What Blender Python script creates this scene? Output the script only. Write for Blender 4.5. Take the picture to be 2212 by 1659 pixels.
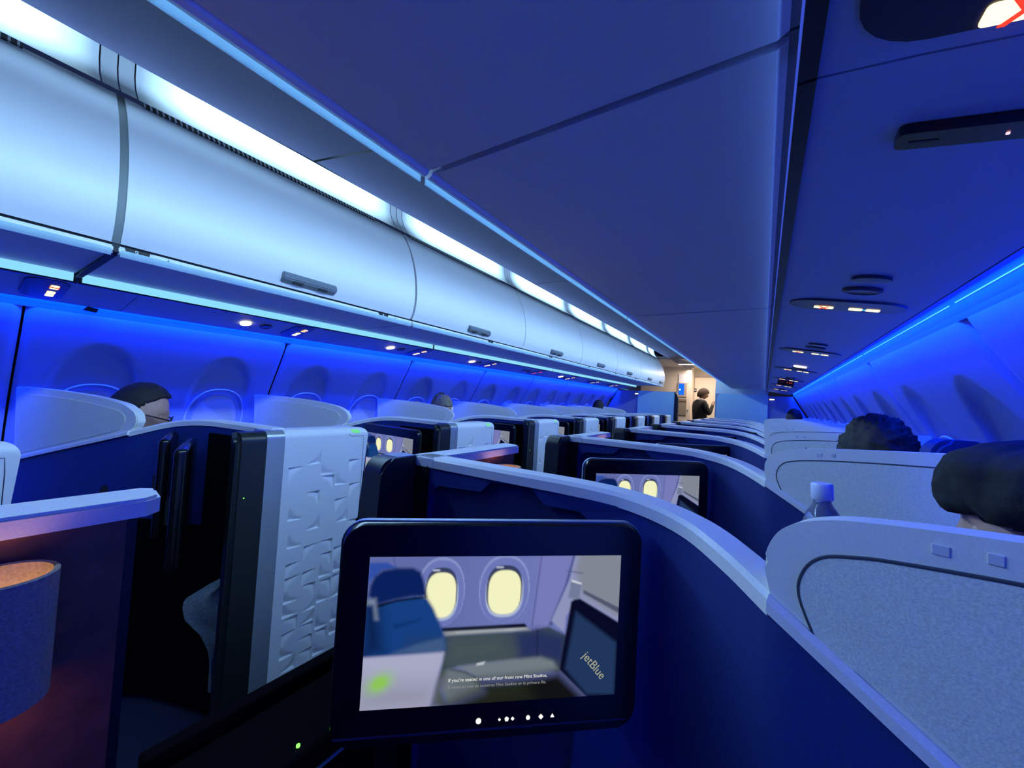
import bpy, bmesh, math, random
from mathutils import Vector, Matrix, noise
random.seed(7)
scene = bpy.context.scene
for o in list(bpy.data.objects): bpy.data.objects.remove(o)
COL = scene.collection

# ------------------------------------------------------------------ camera, world, exposure
# world axes: x across the cabin (aisle centre 0), y forward, z up (floor 0)
cam_d = bpy.data.cameras.new('camera'); cam = bpy.data.objects.new('camera', cam_d); COL.objects.link(cam)
cam_d.sensor_fit = 'HORIZONTAL'; cam_d.sensor_width = 36.0
cam_d.lens = 36.0 * 831.0 / 2212.0
cam_d.clip_start = 0.01; cam_d.clip_end = 60
cam.matrix_world = Matrix(((0.83531, -0.03024, 0.54895, 1.09),
                           (0.54676, -0.05880, -0.83522, 0.0),
                           (0.05753, 0.99781, -0.03258, 1.27),
                           (0, 0, 0, 1)))
scene.camera = cam
world = bpy.data.worlds.new('world'); scene.world = world; world.use_nodes = True
world.node_tree.nodes['Background'].inputs[0].default_value = (0.03, 0.05, 0.16, 1)
world.node_tree.nodes['Background'].inputs[1].default_value = 0.35
scene.view_settings.view_transform = 'Standard'; scene.view_settings.look = 'None'
scene.view_settings.exposure = 0.0; scene.view_settings.gamma = 1.0
scene.view_settings.use_curve_mapping = False

def area(name, loc, direction, sx, sy, color, power, spread=180):
    d = bpy.data.lights.new(name, 'AREA'); d.shape = 'RECTANGLE'; d.size = sx; d.size_y = sy
    d.color = color; d.energy = power; d.spread = math.radians(spread)
    o = bpy.data.objects.new(name, d); COL.objects.link(o)
    z = -Vector(direction).normalized(); y = Vector((0, 1, 0)); x = y.cross(z).normalized(); y = z.cross(x)
    m = Matrix((x, y, z)).transposed().to_4x4(); m.translation = Vector(loc); o.matrix_world = m
    return o

BLUE = (0.0, 0.030, 1.0)
CYAN = (0.10, 0.26, 1.0)
COOL = (0.345, 0.63, 1.0)
Y0, Y1 = -1.6, 8.0
# cove light above each row of bins (washes the opposite bins), wall wash at the top of each side wall,
# strip between bin and service panel
for s in (-1, 1):
    area('cove_wash', (s*0.70, 3.5, 2.245), (-s*0.90, 0, -0.43), 0.05, 9.0, COOL, 48.0, 105)
    area('sidewall_wash', (s*1.462, 3.2, 1.578), (s*0.72, 0, -0.69), 0.02, 9.6, BLUE, 125.0, 130)
    area('bin_strip_wash', (s*1.100, 3.2, 1.628), (-s*0.90, 0, -0.43), 0.02, 9.6, CYAN, 1.2)
area('galley_lamp', (-0.05, 9.7, 2.16), (0.0, 0, -1), 0.9, 1.0, (1.0, 0.82, 0.68), 27.0)

# ------------------------------------------------------------------ materials
MATS = {}
def mat(name, color, rough=0.55, metal=0.0, noise_amt=0.0, noise_scale=200.0, bump=0.0, bump_scale=300.0,
        emit=None, strength=1.0, spec=0.5, alpha=None, trans=0.0, coat=0.0):
    if name in MATS: return MATS[name]
    m = bpy.data.materials.new(name); m.use_nodes = True; nt = m.node_tree
    b = nt.nodes['Principled BSDF']
    c4 = (*color, 1)
    b.inputs['Base Color'].default_value = c4
    b.inputs['Roughness'].default_value = rough; b.inputs['Metallic'].default_value = metal
    b.inputs['Specular IOR Level'].default_value = spec
    b.inputs['Coat Weight'].default_value = coat
    if trans: b.inputs['Transmission Weight'].default_value = trans; b.inputs['IOR'].default_value = 1.33
    if noise_amt or bump:
        tc = nt.nodes.new('ShaderNodeTexCoord')
    if noise_amt:
        n = nt.nodes.new('ShaderNodeTexNoise'); n.inputs['Scale'].default_value = noise_scale
        n.inputs['Detail'].default_value = 4
        nt.links.new(tc.outputs['Object'], n.inputs['Vector'])
        r = nt.nodes.new('ShaderNodeValToRGB')
        lo = tuple(max(0, c*(1-noise_amt)) for c in color); hi = tuple(min(1, c*(1+noise_amt)) for c in color)
        r.color_ramp.elements[0].color = (*lo, 1); r.color_ramp.elements[1].color = (*hi, 1)
        r.color_ramp.elements[0].position = 0.3; r.color_ramp.elements[1].position = 0.7
        nt.links.new(n.outputs['Fac'], r.inputs['Fac']); nt.links.new(r.outputs['Color'], b.inputs['Base Color'])
    if bump:
        n2 = nt.nodes.new('ShaderNodeTexNoise'); n2.inputs['Scale'].default_value = bump_scale
        nt.links.new(tc.outputs['Object'], n2.inputs['Vector'])
        bp = nt.nodes.new('ShaderNodeBump'); bp.inputs['Strength'].default_value = bump; bp.inputs['Distance'].default_value = 0.002
        nt.links.new(n2.outputs['Fac'], bp.inputs['Height']); nt.links.new(bp.outputs['Normal'], b.inputs['Normal'])
    if emit:
        b.inputs['Emission Color'].default_value = (*emit, 1); b.inputs['Emission Strength'].default_value = strength
    MATS[name] = m
    return m

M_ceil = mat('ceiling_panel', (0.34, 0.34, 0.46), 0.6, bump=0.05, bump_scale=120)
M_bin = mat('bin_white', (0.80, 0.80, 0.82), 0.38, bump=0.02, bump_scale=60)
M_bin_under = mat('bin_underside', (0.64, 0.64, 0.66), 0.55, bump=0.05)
M_rail = mat('bin_rail', (0.78, 0.80, 0.80), 0.35)
M_gap = mat('dark_gap', (0.02, 0.022, 0.03), 0.7)
M_gasket = mat('grey_green_gasket', (0.20, 0.23, 0.22), 0.6)
M_latch = mat('latch_grey', (0.16, 0.19, 0.21), 0.4)
M_black = mat('black_plastic', (0.006, 0.007, 0.009), 0.42)
M_blackg = mat('black_gloss', (0.004, 0.004, 0.006), 0.22)
M_matte = mat('matte_black', (0.003, 0.003, 0.004), 0.95, spec=0.05)
M_post = mat('charcoal_post', (0.012, 0.016, 0.017), 0.36)
M_silver = mat('silver_trim', (0.40, 0.44, 0.47), 0.32, metal=0.55)
M_white = mat('white_panel', (0.80, 0.81, 0.83), 0.42)
M_cap = mat('cap_grey', (0.80, 0.81, 0.82), 0.40, noise_amt=0.06, noise_scale=420)
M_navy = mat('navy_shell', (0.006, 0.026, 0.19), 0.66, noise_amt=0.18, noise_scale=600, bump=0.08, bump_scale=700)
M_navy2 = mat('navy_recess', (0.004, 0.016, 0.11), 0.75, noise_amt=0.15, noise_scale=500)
M_wing = mat('wing_trim_grey', (0.78, 0.80, 0.74), 0.45, noise_amt=0.05, noise_scale=500)
M_wingf = mat('wing_fabric_grey', (0.72, 0.76, 0.64), 0.9, noise_amt=0.16, noise_scale=420, bump=0.1, bump_scale=700)
M_seam = mat('seam_dark', (0.04, 0.05, 0.07), 0.8)
M_wall = mat('sidewall_panel', (0.32, 0.42, 0.80), 0.5, bump=0.03)  # blue of the wall wash mixed into the colour; the panels are off-white
M_lining = mat('cove_lining', (0.10, 0.11, 0.20), 0.5)
M_frame = mat('window_bezel', (0.85, 0.85, 0.88), 0.3)
M_shade = mat('window_shade', (0.62, 0.62, 0.68), 0.5)
M_floor = mat('carpet_navy', (0.02, 0.025, 0.05), 0.95, noise_amt=0.3, noise_scale=300)
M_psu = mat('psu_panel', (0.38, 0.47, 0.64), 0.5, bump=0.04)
M_psud = mat('psu_dark', (0.045, 0.045, 0.065), 0.3)
M_seat = mat('seat_fabric_blue', (0.03, 0.05, 0.12), 0.85, noise_amt=0.2, noise_scale=300, bump=0.15)
M_wood = mat('console_brown', (0.16, 0.055, 0.030), 0.5, noise_amt=0.25, noise_scale=40)
M_lampb = mat('lamp_fabric', (0.34, 0.28, 0.20), 0.85, noise_amt=0.25, noise_scale=350, bump=0.2)
M_cream = mat('galley_cream', (0.72, 0.62, 0.52), 0.55)
M_creamd = mat('galley_taupe', (0.26, 0.22, 0.17), 0.6)
M_bulk = mat('bulkhead_panel', (0.50, 0.84, 0.96), 0.6, noise_amt=0.05, noise_scale=60)
M_bulkd = mat('bulkhead_side', (0.30, 0.34, 0.48), 0.6)
M_pale = mat('monument_pale', (0.80, 0.88, 0.86), 0.55)

def emis(name, color, strength):
    if name in MATS: return MATS[name]
    m = bpy.data.materials.new(name); m.use_nodes = True; nt = m.node_tree
    for n in list(nt.nodes):
        if n.type == 'BSDF_PRINCIPLED': nt.nodes.remove(n)
    e = nt.nodes.new('ShaderNodeEmission'); e.inputs[0].default_value = (*color, 1); e.inputs[1].default_value = strength
    nt.links.new(e.outputs[0], nt.nodes['Material Output'].inputs[0])
    MATS[name] = m; return m
def frosted():
    m = bpy.data.materials.new('added_lip_frosted'); m.use_nodes = True; nt = m.node_tree; nt.nodes.remove(nt.nodes['Principled BSDF'])
    t = nt.nodes.new('ShaderNodeBsdfTranslucent'); t.inputs[0].default_value = (0.70, 0.92, 0.95, 1)
    d = nt.nodes.new('ShaderNodeBsdfDiffuse'); d.inputs[0].default_value = (0.8, 0.85, 0.88, 1)
    x = nt.nodes.new('ShaderNodeMixShader'); x.inputs[0].default_value = 0.25
    nt.links.new(t.outputs[0], x.inputs[1]); nt.links.new(d.outputs[0], x.inputs[2]); nt.links.new(x.outputs[0], nt.nodes['Material Output'].inputs[0]); return m
M_frost = frosted()
E_strip_b = emis('strip_blue', (0.05, 0.10, 0.75), 0.8)
E_strip = emis('strip_cyan', (0.26, 0.70, 0.96), 1.05)
E_wall = emis('strip_wall', (0.07, 0.52, 1.0), 1.8)
E_sign = emis('sign_cream', (1.0, 0.78, 0.42), 2.2)
E_read = emis('reading_lamp', (1.0, 0.86, 0.66), 4.0)
E_red = emis('sign_red', (1.0, 0.05, 0.03), 1.2)
E_blue = emis('sign_blue', (0.05, 0.45, 1.0), 1.2)
E_green = emis('logo_green', (0.22, 1.0, 0.42), 0.75)
E_led = emis('led_green', (0.15, 1.0, 0.08), 3.0)
E_white = emis('icon_white', (1.0, 0.98, 0.9), 1.4)
E_warm = emis('lamp_warm', (1.0, 0.60, 0.28), 1.5)
E_text = emis('subtitle_white', (0.95, 0.95, 0.85), 0.9)
E_text2 = emis('subtitle_grey', (0.30, 0.31, 0.30), 0.9)
E_logo = emis('picture_logo', (0.42, 0.42, 0.30), 0.9)
E_gscreen = emis('galley_screen', (0.01, 0.16, 1.0), 1.1)

# lens of the cove light: brightness falls off toward both ends of each tube
def lens_material():
    m = bpy.data.materials.new('cove_lens'); m.use_nodes = True; nt = m.node_tree
    b = nt.nodes['Principled BSDF']; b.inputs['Base Color'].default_value = (0.85, 0.88, 0.9, 1); b.inputs['Roughness'].default_value = 0.4
    tc = nt.nodes.new('ShaderNodeTexCoord'); sp = nt.nodes.new('ShaderNodeSeparateXYZ')
    nt.links.new(tc.outputs['Generated'], sp.inputs[0])
    r = nt.nodes.new('ShaderNodeValToRGB'); cr = r.color_ramp
    cr.elements[0].position = 0.01; cr.elements[0].color = (0.05, 0.05, 0.05, 1)
    cr.elements[1].position = 0.99; cr.elements[1].color = (0.05, 0.05, 0.05, 1)
    for p_, v in ((0.08, 0.45), (0.17, 1.0), (0.84, 1.0), (0.93, 0.45)):
        e = cr.elements.new(p_); e.color = (v, v, v, 1)
    nt.links.new(sp.outputs['Y'], r.inputs['Fac'])
    r2 = nt.nodes.new('ShaderNodeValToRGB'); c2 = r2.color_ramp
    c2.elements[0].position = 0.0; c2.elements[0].color = (0.22, 0.22, 0.22, 1)
    c2.elements[1].position = 0.62; c2.elements[1].color = (1, 1, 1, 1)
    nt.links.new(sp.outputs['Z'], r2.inputs['Fac'])
    mu = nt.nodes.new('ShaderNodeMath'); mu.operation = 'MULTIPLY'
    nt.links.new(r.outputs['Color'], mu.inputs[0]); nt.links.new(r2.outputs['Color'], mu.inputs[1])
    m2 = nt.nodes.new('ShaderNodeMath'); m2.operation = 'MULTIPLY'; m2.inputs[1].default_value = 3.2
    nt.links.new(mu.outputs[0], m2.inputs[0])
    b.inputs['Emission Color'].default_value = (0.42, 0.74, 1.0, 1)
    nt.links.new(m2.outputs[0], b.inputs['Emission Strength'])
    return m
M_lens = lens_material()

# ------------------------------------------------------------------ helpers
def obj(name, bm, m, parent=None, loc=None, smooth=None):
    if isinstance(bm, bpy.types.Mesh): me = bm
    else:
        me = bpy.data.meshes.new(name)
        bmesh.ops.recalc_face_normals(bm, faces=bm.faces[:])
        bm.to_mesh(me); bm.free()
        if m: me.materials.append(m)
        if smooth is not None:
            me.polygons.foreach_set('use_smooth', [True]*len(me.polygons))
            if smooth < 180:
                me.set_sharp_from_angle(angle=math.radians(smooth))
    o = bpy.data.objects.new(name, me); COL.objects.link(o)
    if parent: o.parent = parent
    if loc: o.location = loc
    return o

def tag(o, label, cat, group=None, kind=None):
    if label: o['label'] = label
    if cat: o['category'] = cat
    if group: o['group'] = group
    if kind: o['kind'] = kind
    return o

def empty(name, loc=(0, 0, 0), label=None, cat=None, group=None, kind=None):
    o = bpy.data.objects.new(name, None); COL.objects.link(o); o.location = loc; o.empty_display_size = 0.1
    return tag(o, label, cat, group, kind)

def copy_tree(o, parent=None):
    c = o.copy(); COL.objects.link(c)
    if parent is not None:
        c.parent = parent; c.matrix_parent_inverse = o.matrix_parent_inverse.copy()
    for ch in list(o.children): copy_tree(ch, c)
    return c

def new(): return bmesh.new()

def box(bm, x0, x1, y0, y1, z0, z1, bevel=0.0, seg=2):
    vs = [bm.verts.new((x, y, z)) for x in (x0, x1) for y in (y0, y1) for z in (z0, z1)]
    fs = [(0, 1, 3, 2), (4, 6, 7, 5), (0, 4, 5, 1), (2, 3, 7, 6), (0, 2, 6, 4), (1, 5, 7, 3)]
    faces = [bm.faces.new([vs[i] for i in f]) for f in fs]
    if bevel:
        es = list({e for f in faces for e in f.edges})
        bmesh.ops.bevel(bm, geom=es, offset=bevel, segments=seg, affect='EDGES', profile=0.5)
    return bm

def prism(bm, pts, fn0, fn1):
    """pts: 2-D polygon; fn0/fn1 map (a,b) to 3-D for both ends"""
    a = [bm.verts.new(fn0(*p)) for p in pts]; b = [bm.verts.new(fn1(*p)) for p in pts]
    n = len(pts)
    bm.faces.new(a); bm.faces.new(b[::-1])
    for i in range(n): bm.faces.new((a[i], b[i], b[(i+1) % n], a[(i+1) % n]))
    return bm

def sweep(bm, secs, closed=True, caps=True):
    """secs: list of sections, each a list of 3-D points"""
    rings = [[bm.verts.new(p) for p in s] for s in secs]
    n = len(rings[0])
    for r0, r1 in zip(rings, rings[1:]):
        for i in range(n if closed else n-1):
            j = (i+1) % n
            bm.faces.new((r0[i], r0[j], r1[j], r1[i]))
    if caps and closed:
        bm.faces.new(rings[0][::-1]); bm.faces.new(rings[-1])
    return bm

def tube(bm, pts, r, n=8, caps=True, up0=None):
    pts = [Vector(p) for p in pts]; secs = []
    rr = r if isinstance(r, (list, tuple)) else [r]*len(pts)
    for i, p in enumerate(pts):
        t = (pts[min(i+1, len(pts)-1)]-pts[max(i-1, 0)]).normalized()
        up = Vector((0, 0, 1)) if abs(t.z) < 0.9 else Vector((1, 0, 0))
        if up0 is not None: up = up0
        a = t.cross(up).normalized(); b = a.cross(t)
        secs.append([p+(a*math.cos(q)+b*math.sin(q))*rr[i] for q in [2*math.pi*k/n for k in range(n)]])
    return sweep(bm, secs, True, caps)

def lathe(bm, prof, c=(0, 0, 0), n=20, sx=1.0, sy=1.0, caps=True):
    secs = [[(c[0]+r*sx*math.cos(2*math.pi*k/n), c[1]+r*sy*math.sin(2*math.pi*k/n), c[2]+z) for k in range(n)] for r, z in prof]
    return sweep(bm, secs, True, caps)

def rrect(w, h, r, n=6, cx=0, cy=0):
    pts = []
    for (sx, sy, a0) in ((1, 1, 0), (-1, 1, 90), (-1, -1, 180), (1, -1, 270)):
        for k in range(n+1):
            a = math.radians(a0+90*k/n)
            pts.append((cx+sx*(w/2-r)+r*math.cos(a), cy+sy*(h/2-r)+r*math.sin(a)))
    return pts

def catmull(P, n=8):
    out = []; P = [Vector(p) for p in P]
    Q = [P[0]*2-P[1]]+P+[P[-1]*2-P[-2]]
    for i in range(1, len(Q)-2):
        for k in range(n):
            t = k/n
            out.append(0.5*((2*Q[i])+(Q[i+1]-Q[i-1])*t+(2*Q[i-1]-5*Q[i]+4*Q[i+1]-Q[i+2])*t*t+(-Q[i-1]+3*Q[i]-3*Q[i+1]+Q[i+2])*t**3))
    out.append(P[-1]); return out

def text(name, s, size, m, matrix, parent=None, extrude=0.0002, align='LEFT', shear=0.0):
    cu = bpy.data.curves.new(name, 'FONT'); cu.body = s; cu.size = size; cu.extrude = extrude; cu.align_x = align; cu.shear = shear
    tmp = bpy.data.objects.new(name, cu); COL.objects.link(tmp)
    dg = bpy.context.evaluated_depsgraph_get()
    me = bpy.data.meshes.new_from_object(tmp.evaluated_get(dg)); bpy.data.objects.remove(tmp)
    me.materials.clear(); me.materials.append(m)
    o = bpy.data.objects.new(name, me); COL.objects.link(o)
    if parent: o.parent = parent
    o.matrix_local = matrix
    return o

def frame(origin, ax, ay, az):
    m = Matrix((Vector(ax), Vector(ay), Vector(az))).transposed().to_4x4(); m.translation = Vector(origin); return m

# ------------------------------------------------------------------ setting: floor, walls, ceiling
bm = new(); box(bm, -1.9, 1.9, -2.2, 13.2, -0.06, 0.0)
tag(obj('floor', bm, M_floor), 'dark navy carpet floor running the length of the cabin', 'floor', kind='structure')

# side wall profile (|x|, z), top ledge to floor
WP = [(1.506, 1.532), (1.535, 1.475), (1.588, 1.385), (1.642, 1.295), (1.695, 1.205), (1.745, 1.10), (1.79, 0.98), (1.825, 0.83), (1.84, 0.68), (1.835, 0.45), (1.80, 0.22), (1.75, 0.0)]
def wall_x(z):
    for (x0, z0), (x1, z1) in zip(WP, WP[1:]):
        if z1 <= z <= z0: return x1+(x0-x1)*(z-z1)/(z0-z1)
    return WP[0][0] if z > WP[0][1] else WP[-1][0]
def sstep(a, b, t):
    t = max(0.0, min(1.0, (t-a)/(b-a))); return t*t*(3-2*t)
PANEL = 1.067; WZ = 1.0; WOFF = (0.258, 0.791)
def dimple(y, z):
    d = 0.0
    for wy in WOFF:
        # scallop above the window: sharp crest, fading out toward the sill
        u = (y-wy)/0.165; top = 1.400
        v = (z-1.13)/(top-1.13)
        if v > -0.6:
            rr = math.sqrt(u*u+max(v, 0)**2.0)
            d = max(d, 0.030*(1-sstep(0.86, 1.0, rr))*sstep(-0.6, 0.75, v))
    return d
def panel_mesh(side):
    bm = new(); ny, nz = 84, 72
    zs = [1.532-(1.532-0.0)*(k/nz)**1.5 for k in range(nz+1)]
    grid = []
    for i in range(ny+1):
        y = 0.004+(PANEL-0.008)*i/ny; row = []
        edge = min(y, PANEL-y)
        for z in zs:
            x = wall_x(z)+dimple(y, z)+0.012*(1-sstep(0.0, 0.02, edge-0.004))
            row.append(bm.verts.new((side*x, y, z)))
        grid.append(row)
    for i in range(ny):
        for k in range(nz):
            bm.faces.new((grid[i][k], grid[i+1][k], grid[i+1][k+1], grid[i][k+1]))
    me = bpy.data.meshes.new('sidewall_panel'); bmesh.ops.recalc_face_normals(bm, faces=bm.faces[:])
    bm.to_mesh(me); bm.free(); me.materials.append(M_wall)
    me.polygons.foreach_set('use_smooth', [True]*len(me.polygons)); return me
def ring_pts(wy, hw, hh, zc, off, n=40, p=2.4):
    out = []
    for k in range(n):
        a = 2*math.pi*k/n; c, s = math.cos(a), math.sin(a)
        y = wy+hw*math.copysign(abs(c)**(2/p), c); z = zc+hh*math.copysign(abs(s)**(2/p), s)
        out.append((wall_x(z)+off, y, z))
    return out
def window_meshes(side):
    res = {}
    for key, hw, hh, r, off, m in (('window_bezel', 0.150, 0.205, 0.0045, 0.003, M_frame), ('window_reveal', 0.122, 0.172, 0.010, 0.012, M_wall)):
        bm = new(); P = [Vector((side*x, y, z)) for x, y, z in ring_pts(0, hw, hh, WZ+0.005, off)]
        secs = []
        for i, p in enumerate(P):
            t = (P[(i+1) % len(P)]-P[i-1]).normalized(); a = t.cross(Vector((1, 0, 0))).normalized(); b = a.cross(t)
            secs.append([p+(a*math.cos(q)+b*math.sin(q))*r for q in [2*math.pi*k/6 for k in range(6)]])
        secs.append(secs[0])
        sweep(bm, secs, True, False); bmesh.ops.remove_doubles(bm, verts=bm.verts[:], dist=1e-6)
        me = bpy.data.meshes.new(key); bmesh.ops.recalc_face_normals(bm, faces=bm.faces[:]); bm.to_mesh(me); bm.free()
        me.materials.append(m); me.polygons.foreach_set('use_smooth', [True]*len(me.polygons)); res[key] = me
    bm = new(); P = [(side*(x), y, z) for x, y, z in ring_pts(0, 0.116, 0.166, WZ+0.005, 0.012)]
    prism(bm, P, lambda x, y, z: (x-side*0.010, y, z), lambda x, y, z: (x+side*0.006, y, z))
    me = bpy.data.meshes.new('window_shade'); bmesh.ops.recalc_face_normals(bm, faces=bm.faces[:]); bm.to_mesh(me); bm.free(); me.materials.append(M_shade)
    res['window_shade'] = me
    return res

def lining(side):
    """cove above the side wall ledge, behind the service panels"""
    bm = new(); P = [(1.506, 1.532), (1.502, 1.548), (1.490, 1.572), (1.470, 1.600), (1.455, 1.63), (1.75, 1.63), (1.75, 1.53)]
    prism(bm, P, lambda x, z: (side*x, -2.0, z), lambda x, z: (side*x, Y1, z)); return bm
for side, nm, ystart in ((-1, 'wall_left', 0.21-PANEL), (1, 'wall_right', 1.44-2*PANEL)):
    root = empty(nm, (side*1.75, 0, 0), kind='structure')
    tag(root, 'blue-lit curved cabin side wall of moulded window panels, ' + ('across the aisle' if side < 0 else 'beside the hat-wearing passenger'), 'wall')
    pm = panel_mesh(side); wm = window_meshes(side)
    inv = Matrix.Translation((-side*1.75, 0, 0))
    bl = obj('cove_lining', lining(side), M_lining, root); bl.matrix_parent_inverse = inv
    bb = new(); P = [(x+0.06, z) for x, z in WP]+[(1.97, 0.0), (1.97, 1.532)]
    prism(bb, P, lambda x, z: (side*x, -2.0, z), lambda x, z: (side*x, Y1, z)); b2 = obj('wall_backing', bb, M_gap, root); b2.matrix_parent_inverse = inv
    k = 0; y = ystart
    while y < Y1-0.3:
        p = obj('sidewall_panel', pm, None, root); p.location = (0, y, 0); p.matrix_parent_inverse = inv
        for wy in WOFF:
            if y+wy < Y1-0.1:
                for key in ('window_bezel', 'window_reveal', 'window_shade'):
                    w = obj(key, wm[key], None, p); w.location = (0, wy, 0)
        y += PANEL
    # wall-wash tube seen at the top of the panel
    y = ystart
    while y < Y1-0.3:
        bm = new(); tube(bm, [(side*1.488, y+0.02, 1.573), (side*1.488, y+PANEL-0.02, 1.573)], 0.0014, 8)
        t = obj('wall_light_tube', bm, E_wall, root); t.matrix_parent_inverse = inv
        y += PANEL

# ceiling: vaulted panels with arched ends
root = empty('ceiling', (0, 0, 2.26), 'dim purple ceiling panels above the aisle', 'ceiling', kind='structure')
def ceil_mesh():
    bm = new(); nx, ny = 24, 6; L = 1.9; g = []
    for i in range(nx+1):
        x = -0.545+1.09*i/nx; arc = 0.43*(0.545-abs(x))*0.9; row = []
        z = 2.218+0.035*(1-(x/0.545)**2)
        for j in range(ny+1):
            row.append(bm.verts.new((x, arc+0.006+(L-0.012)*j/ny, z+(0.006 if j in (0, ny) else 0))))
        g.append(row)
    for i in range(nx):
        for j in range(ny): bm.faces.new((g[i][j], g[i][j+1], g[i+1][j+1], g[i+1][j]))
    r = bmesh.ops.solidify(bm, geom=bm.faces[:], thickness=0.012)
    return bm
me = None
for k in range(-2, 5):
    if me is None:
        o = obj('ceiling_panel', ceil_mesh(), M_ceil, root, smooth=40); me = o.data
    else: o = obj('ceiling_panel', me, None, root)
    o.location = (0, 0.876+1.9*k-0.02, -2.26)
bm = new(); box(bm, -1.0, 1.0, -3, 13.2, 2.42, 2.46)
o = obj('ceiling_backing', bm, M_gap, root); o.location = (0, 0, -2.26)

# ------------------------------------------------------------------ overhead bins
BP = 1.19
ORD = ('zeroth', 'first', 'second', 'third', 'fourth', 'fifth', 'sixth', 'seventh', 'eighth')
# door profile (|x|, z): hinge at top to lip
DOOR = catmull([(0.592, 1.672, 0), (0.572, 1.72, 0), (0.564, 1.79, 0), (0.570, 1.87, 0), (0.592, 1.965, 0), (0.635, 2.07, 0), (0.685, 2.15, 0), (0.712, 2.185, 0)], 4)
DOOR = [(p.x, p.y) for p in DOOR]
def bin_parts(side, L, gap):
    d = {}
    def ex(P, y0, y1):
        bm = new(); prism(bm, P, lambda x, z: (side*x, y0, z), lambda x, z: (side*x, y1, z)); return bm
    d['door'] = (ex(DOOR+[(x+0.018, z+0.004) for x, z in DOOR[::-1]], gap, L-gap), M_bin, 35)
    d['gasket'] = (ex([(0.606, 1.658), (0.598, 1.672), (0.600, 1.684), (0.62, 1.684), (0.62, 1.658)], 0.0, L), M_gap, None)
    d['rail'] = (ex([(0.601, 1.6405), (0.595, 1.6375), (0.589, 1.638), (0.5845, 1.642), (0.583, 1.648), (0.585, 1.657), (0.592, 1.664), (0.622, 1.664), (0.622, 1.648), (0.603, 1.646)], gap*0.6, L-gap*0.6), M_rail, None)
    d['body'] = (ex([(0.62, 1.662), (0.63, 1.80), (0.66, 2.05), (0.735, 2.19), (1.15, 2.3), (1.40, 1.80), (1.40, 1.66), (1.13, 1.650)], 0.002, L-0.002), M_gasket, None)
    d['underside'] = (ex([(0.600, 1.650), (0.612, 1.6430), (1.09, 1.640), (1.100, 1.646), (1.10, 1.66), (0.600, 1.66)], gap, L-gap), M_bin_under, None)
    d['added_glow_lip'] = (ex([(0.5825, 1.6300), (0.5850, 1.6300), (0.5850, 1.652), (0.5825, 1.652)], gap, L-gap), M_frost, None)  # added translucent lip, shaped to carry the bright line along the bin nose
    return d
def latch_mesh(side):
    bm = new(); P = [(0.559, 1.700), (0.556, 1.716), (0.566, 1.730), (0.585, 1.732), (0.60, 1.690), (0.585, 1.684)]
    prism(bm, P, lambda x, z: (side*x, -0.118, z), lambda x, z: (side*x, 0.118, z))
    bmesh.ops.bevel(bm, geom=[e for e in bm.edges], offset=0.004, segments=2, affect='EDGES'); return bm
def slot_mesh(side):
    bm = new(); P = [(0.563, 1.690), (0.561, 1.698), (0.58, 1.700), (0.58, 1.688)]
    prism(bm, P, lambda x, z: (side*x, -0.02, z), lambda x, z: (side*x, 0.02, z)); return bm
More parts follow.
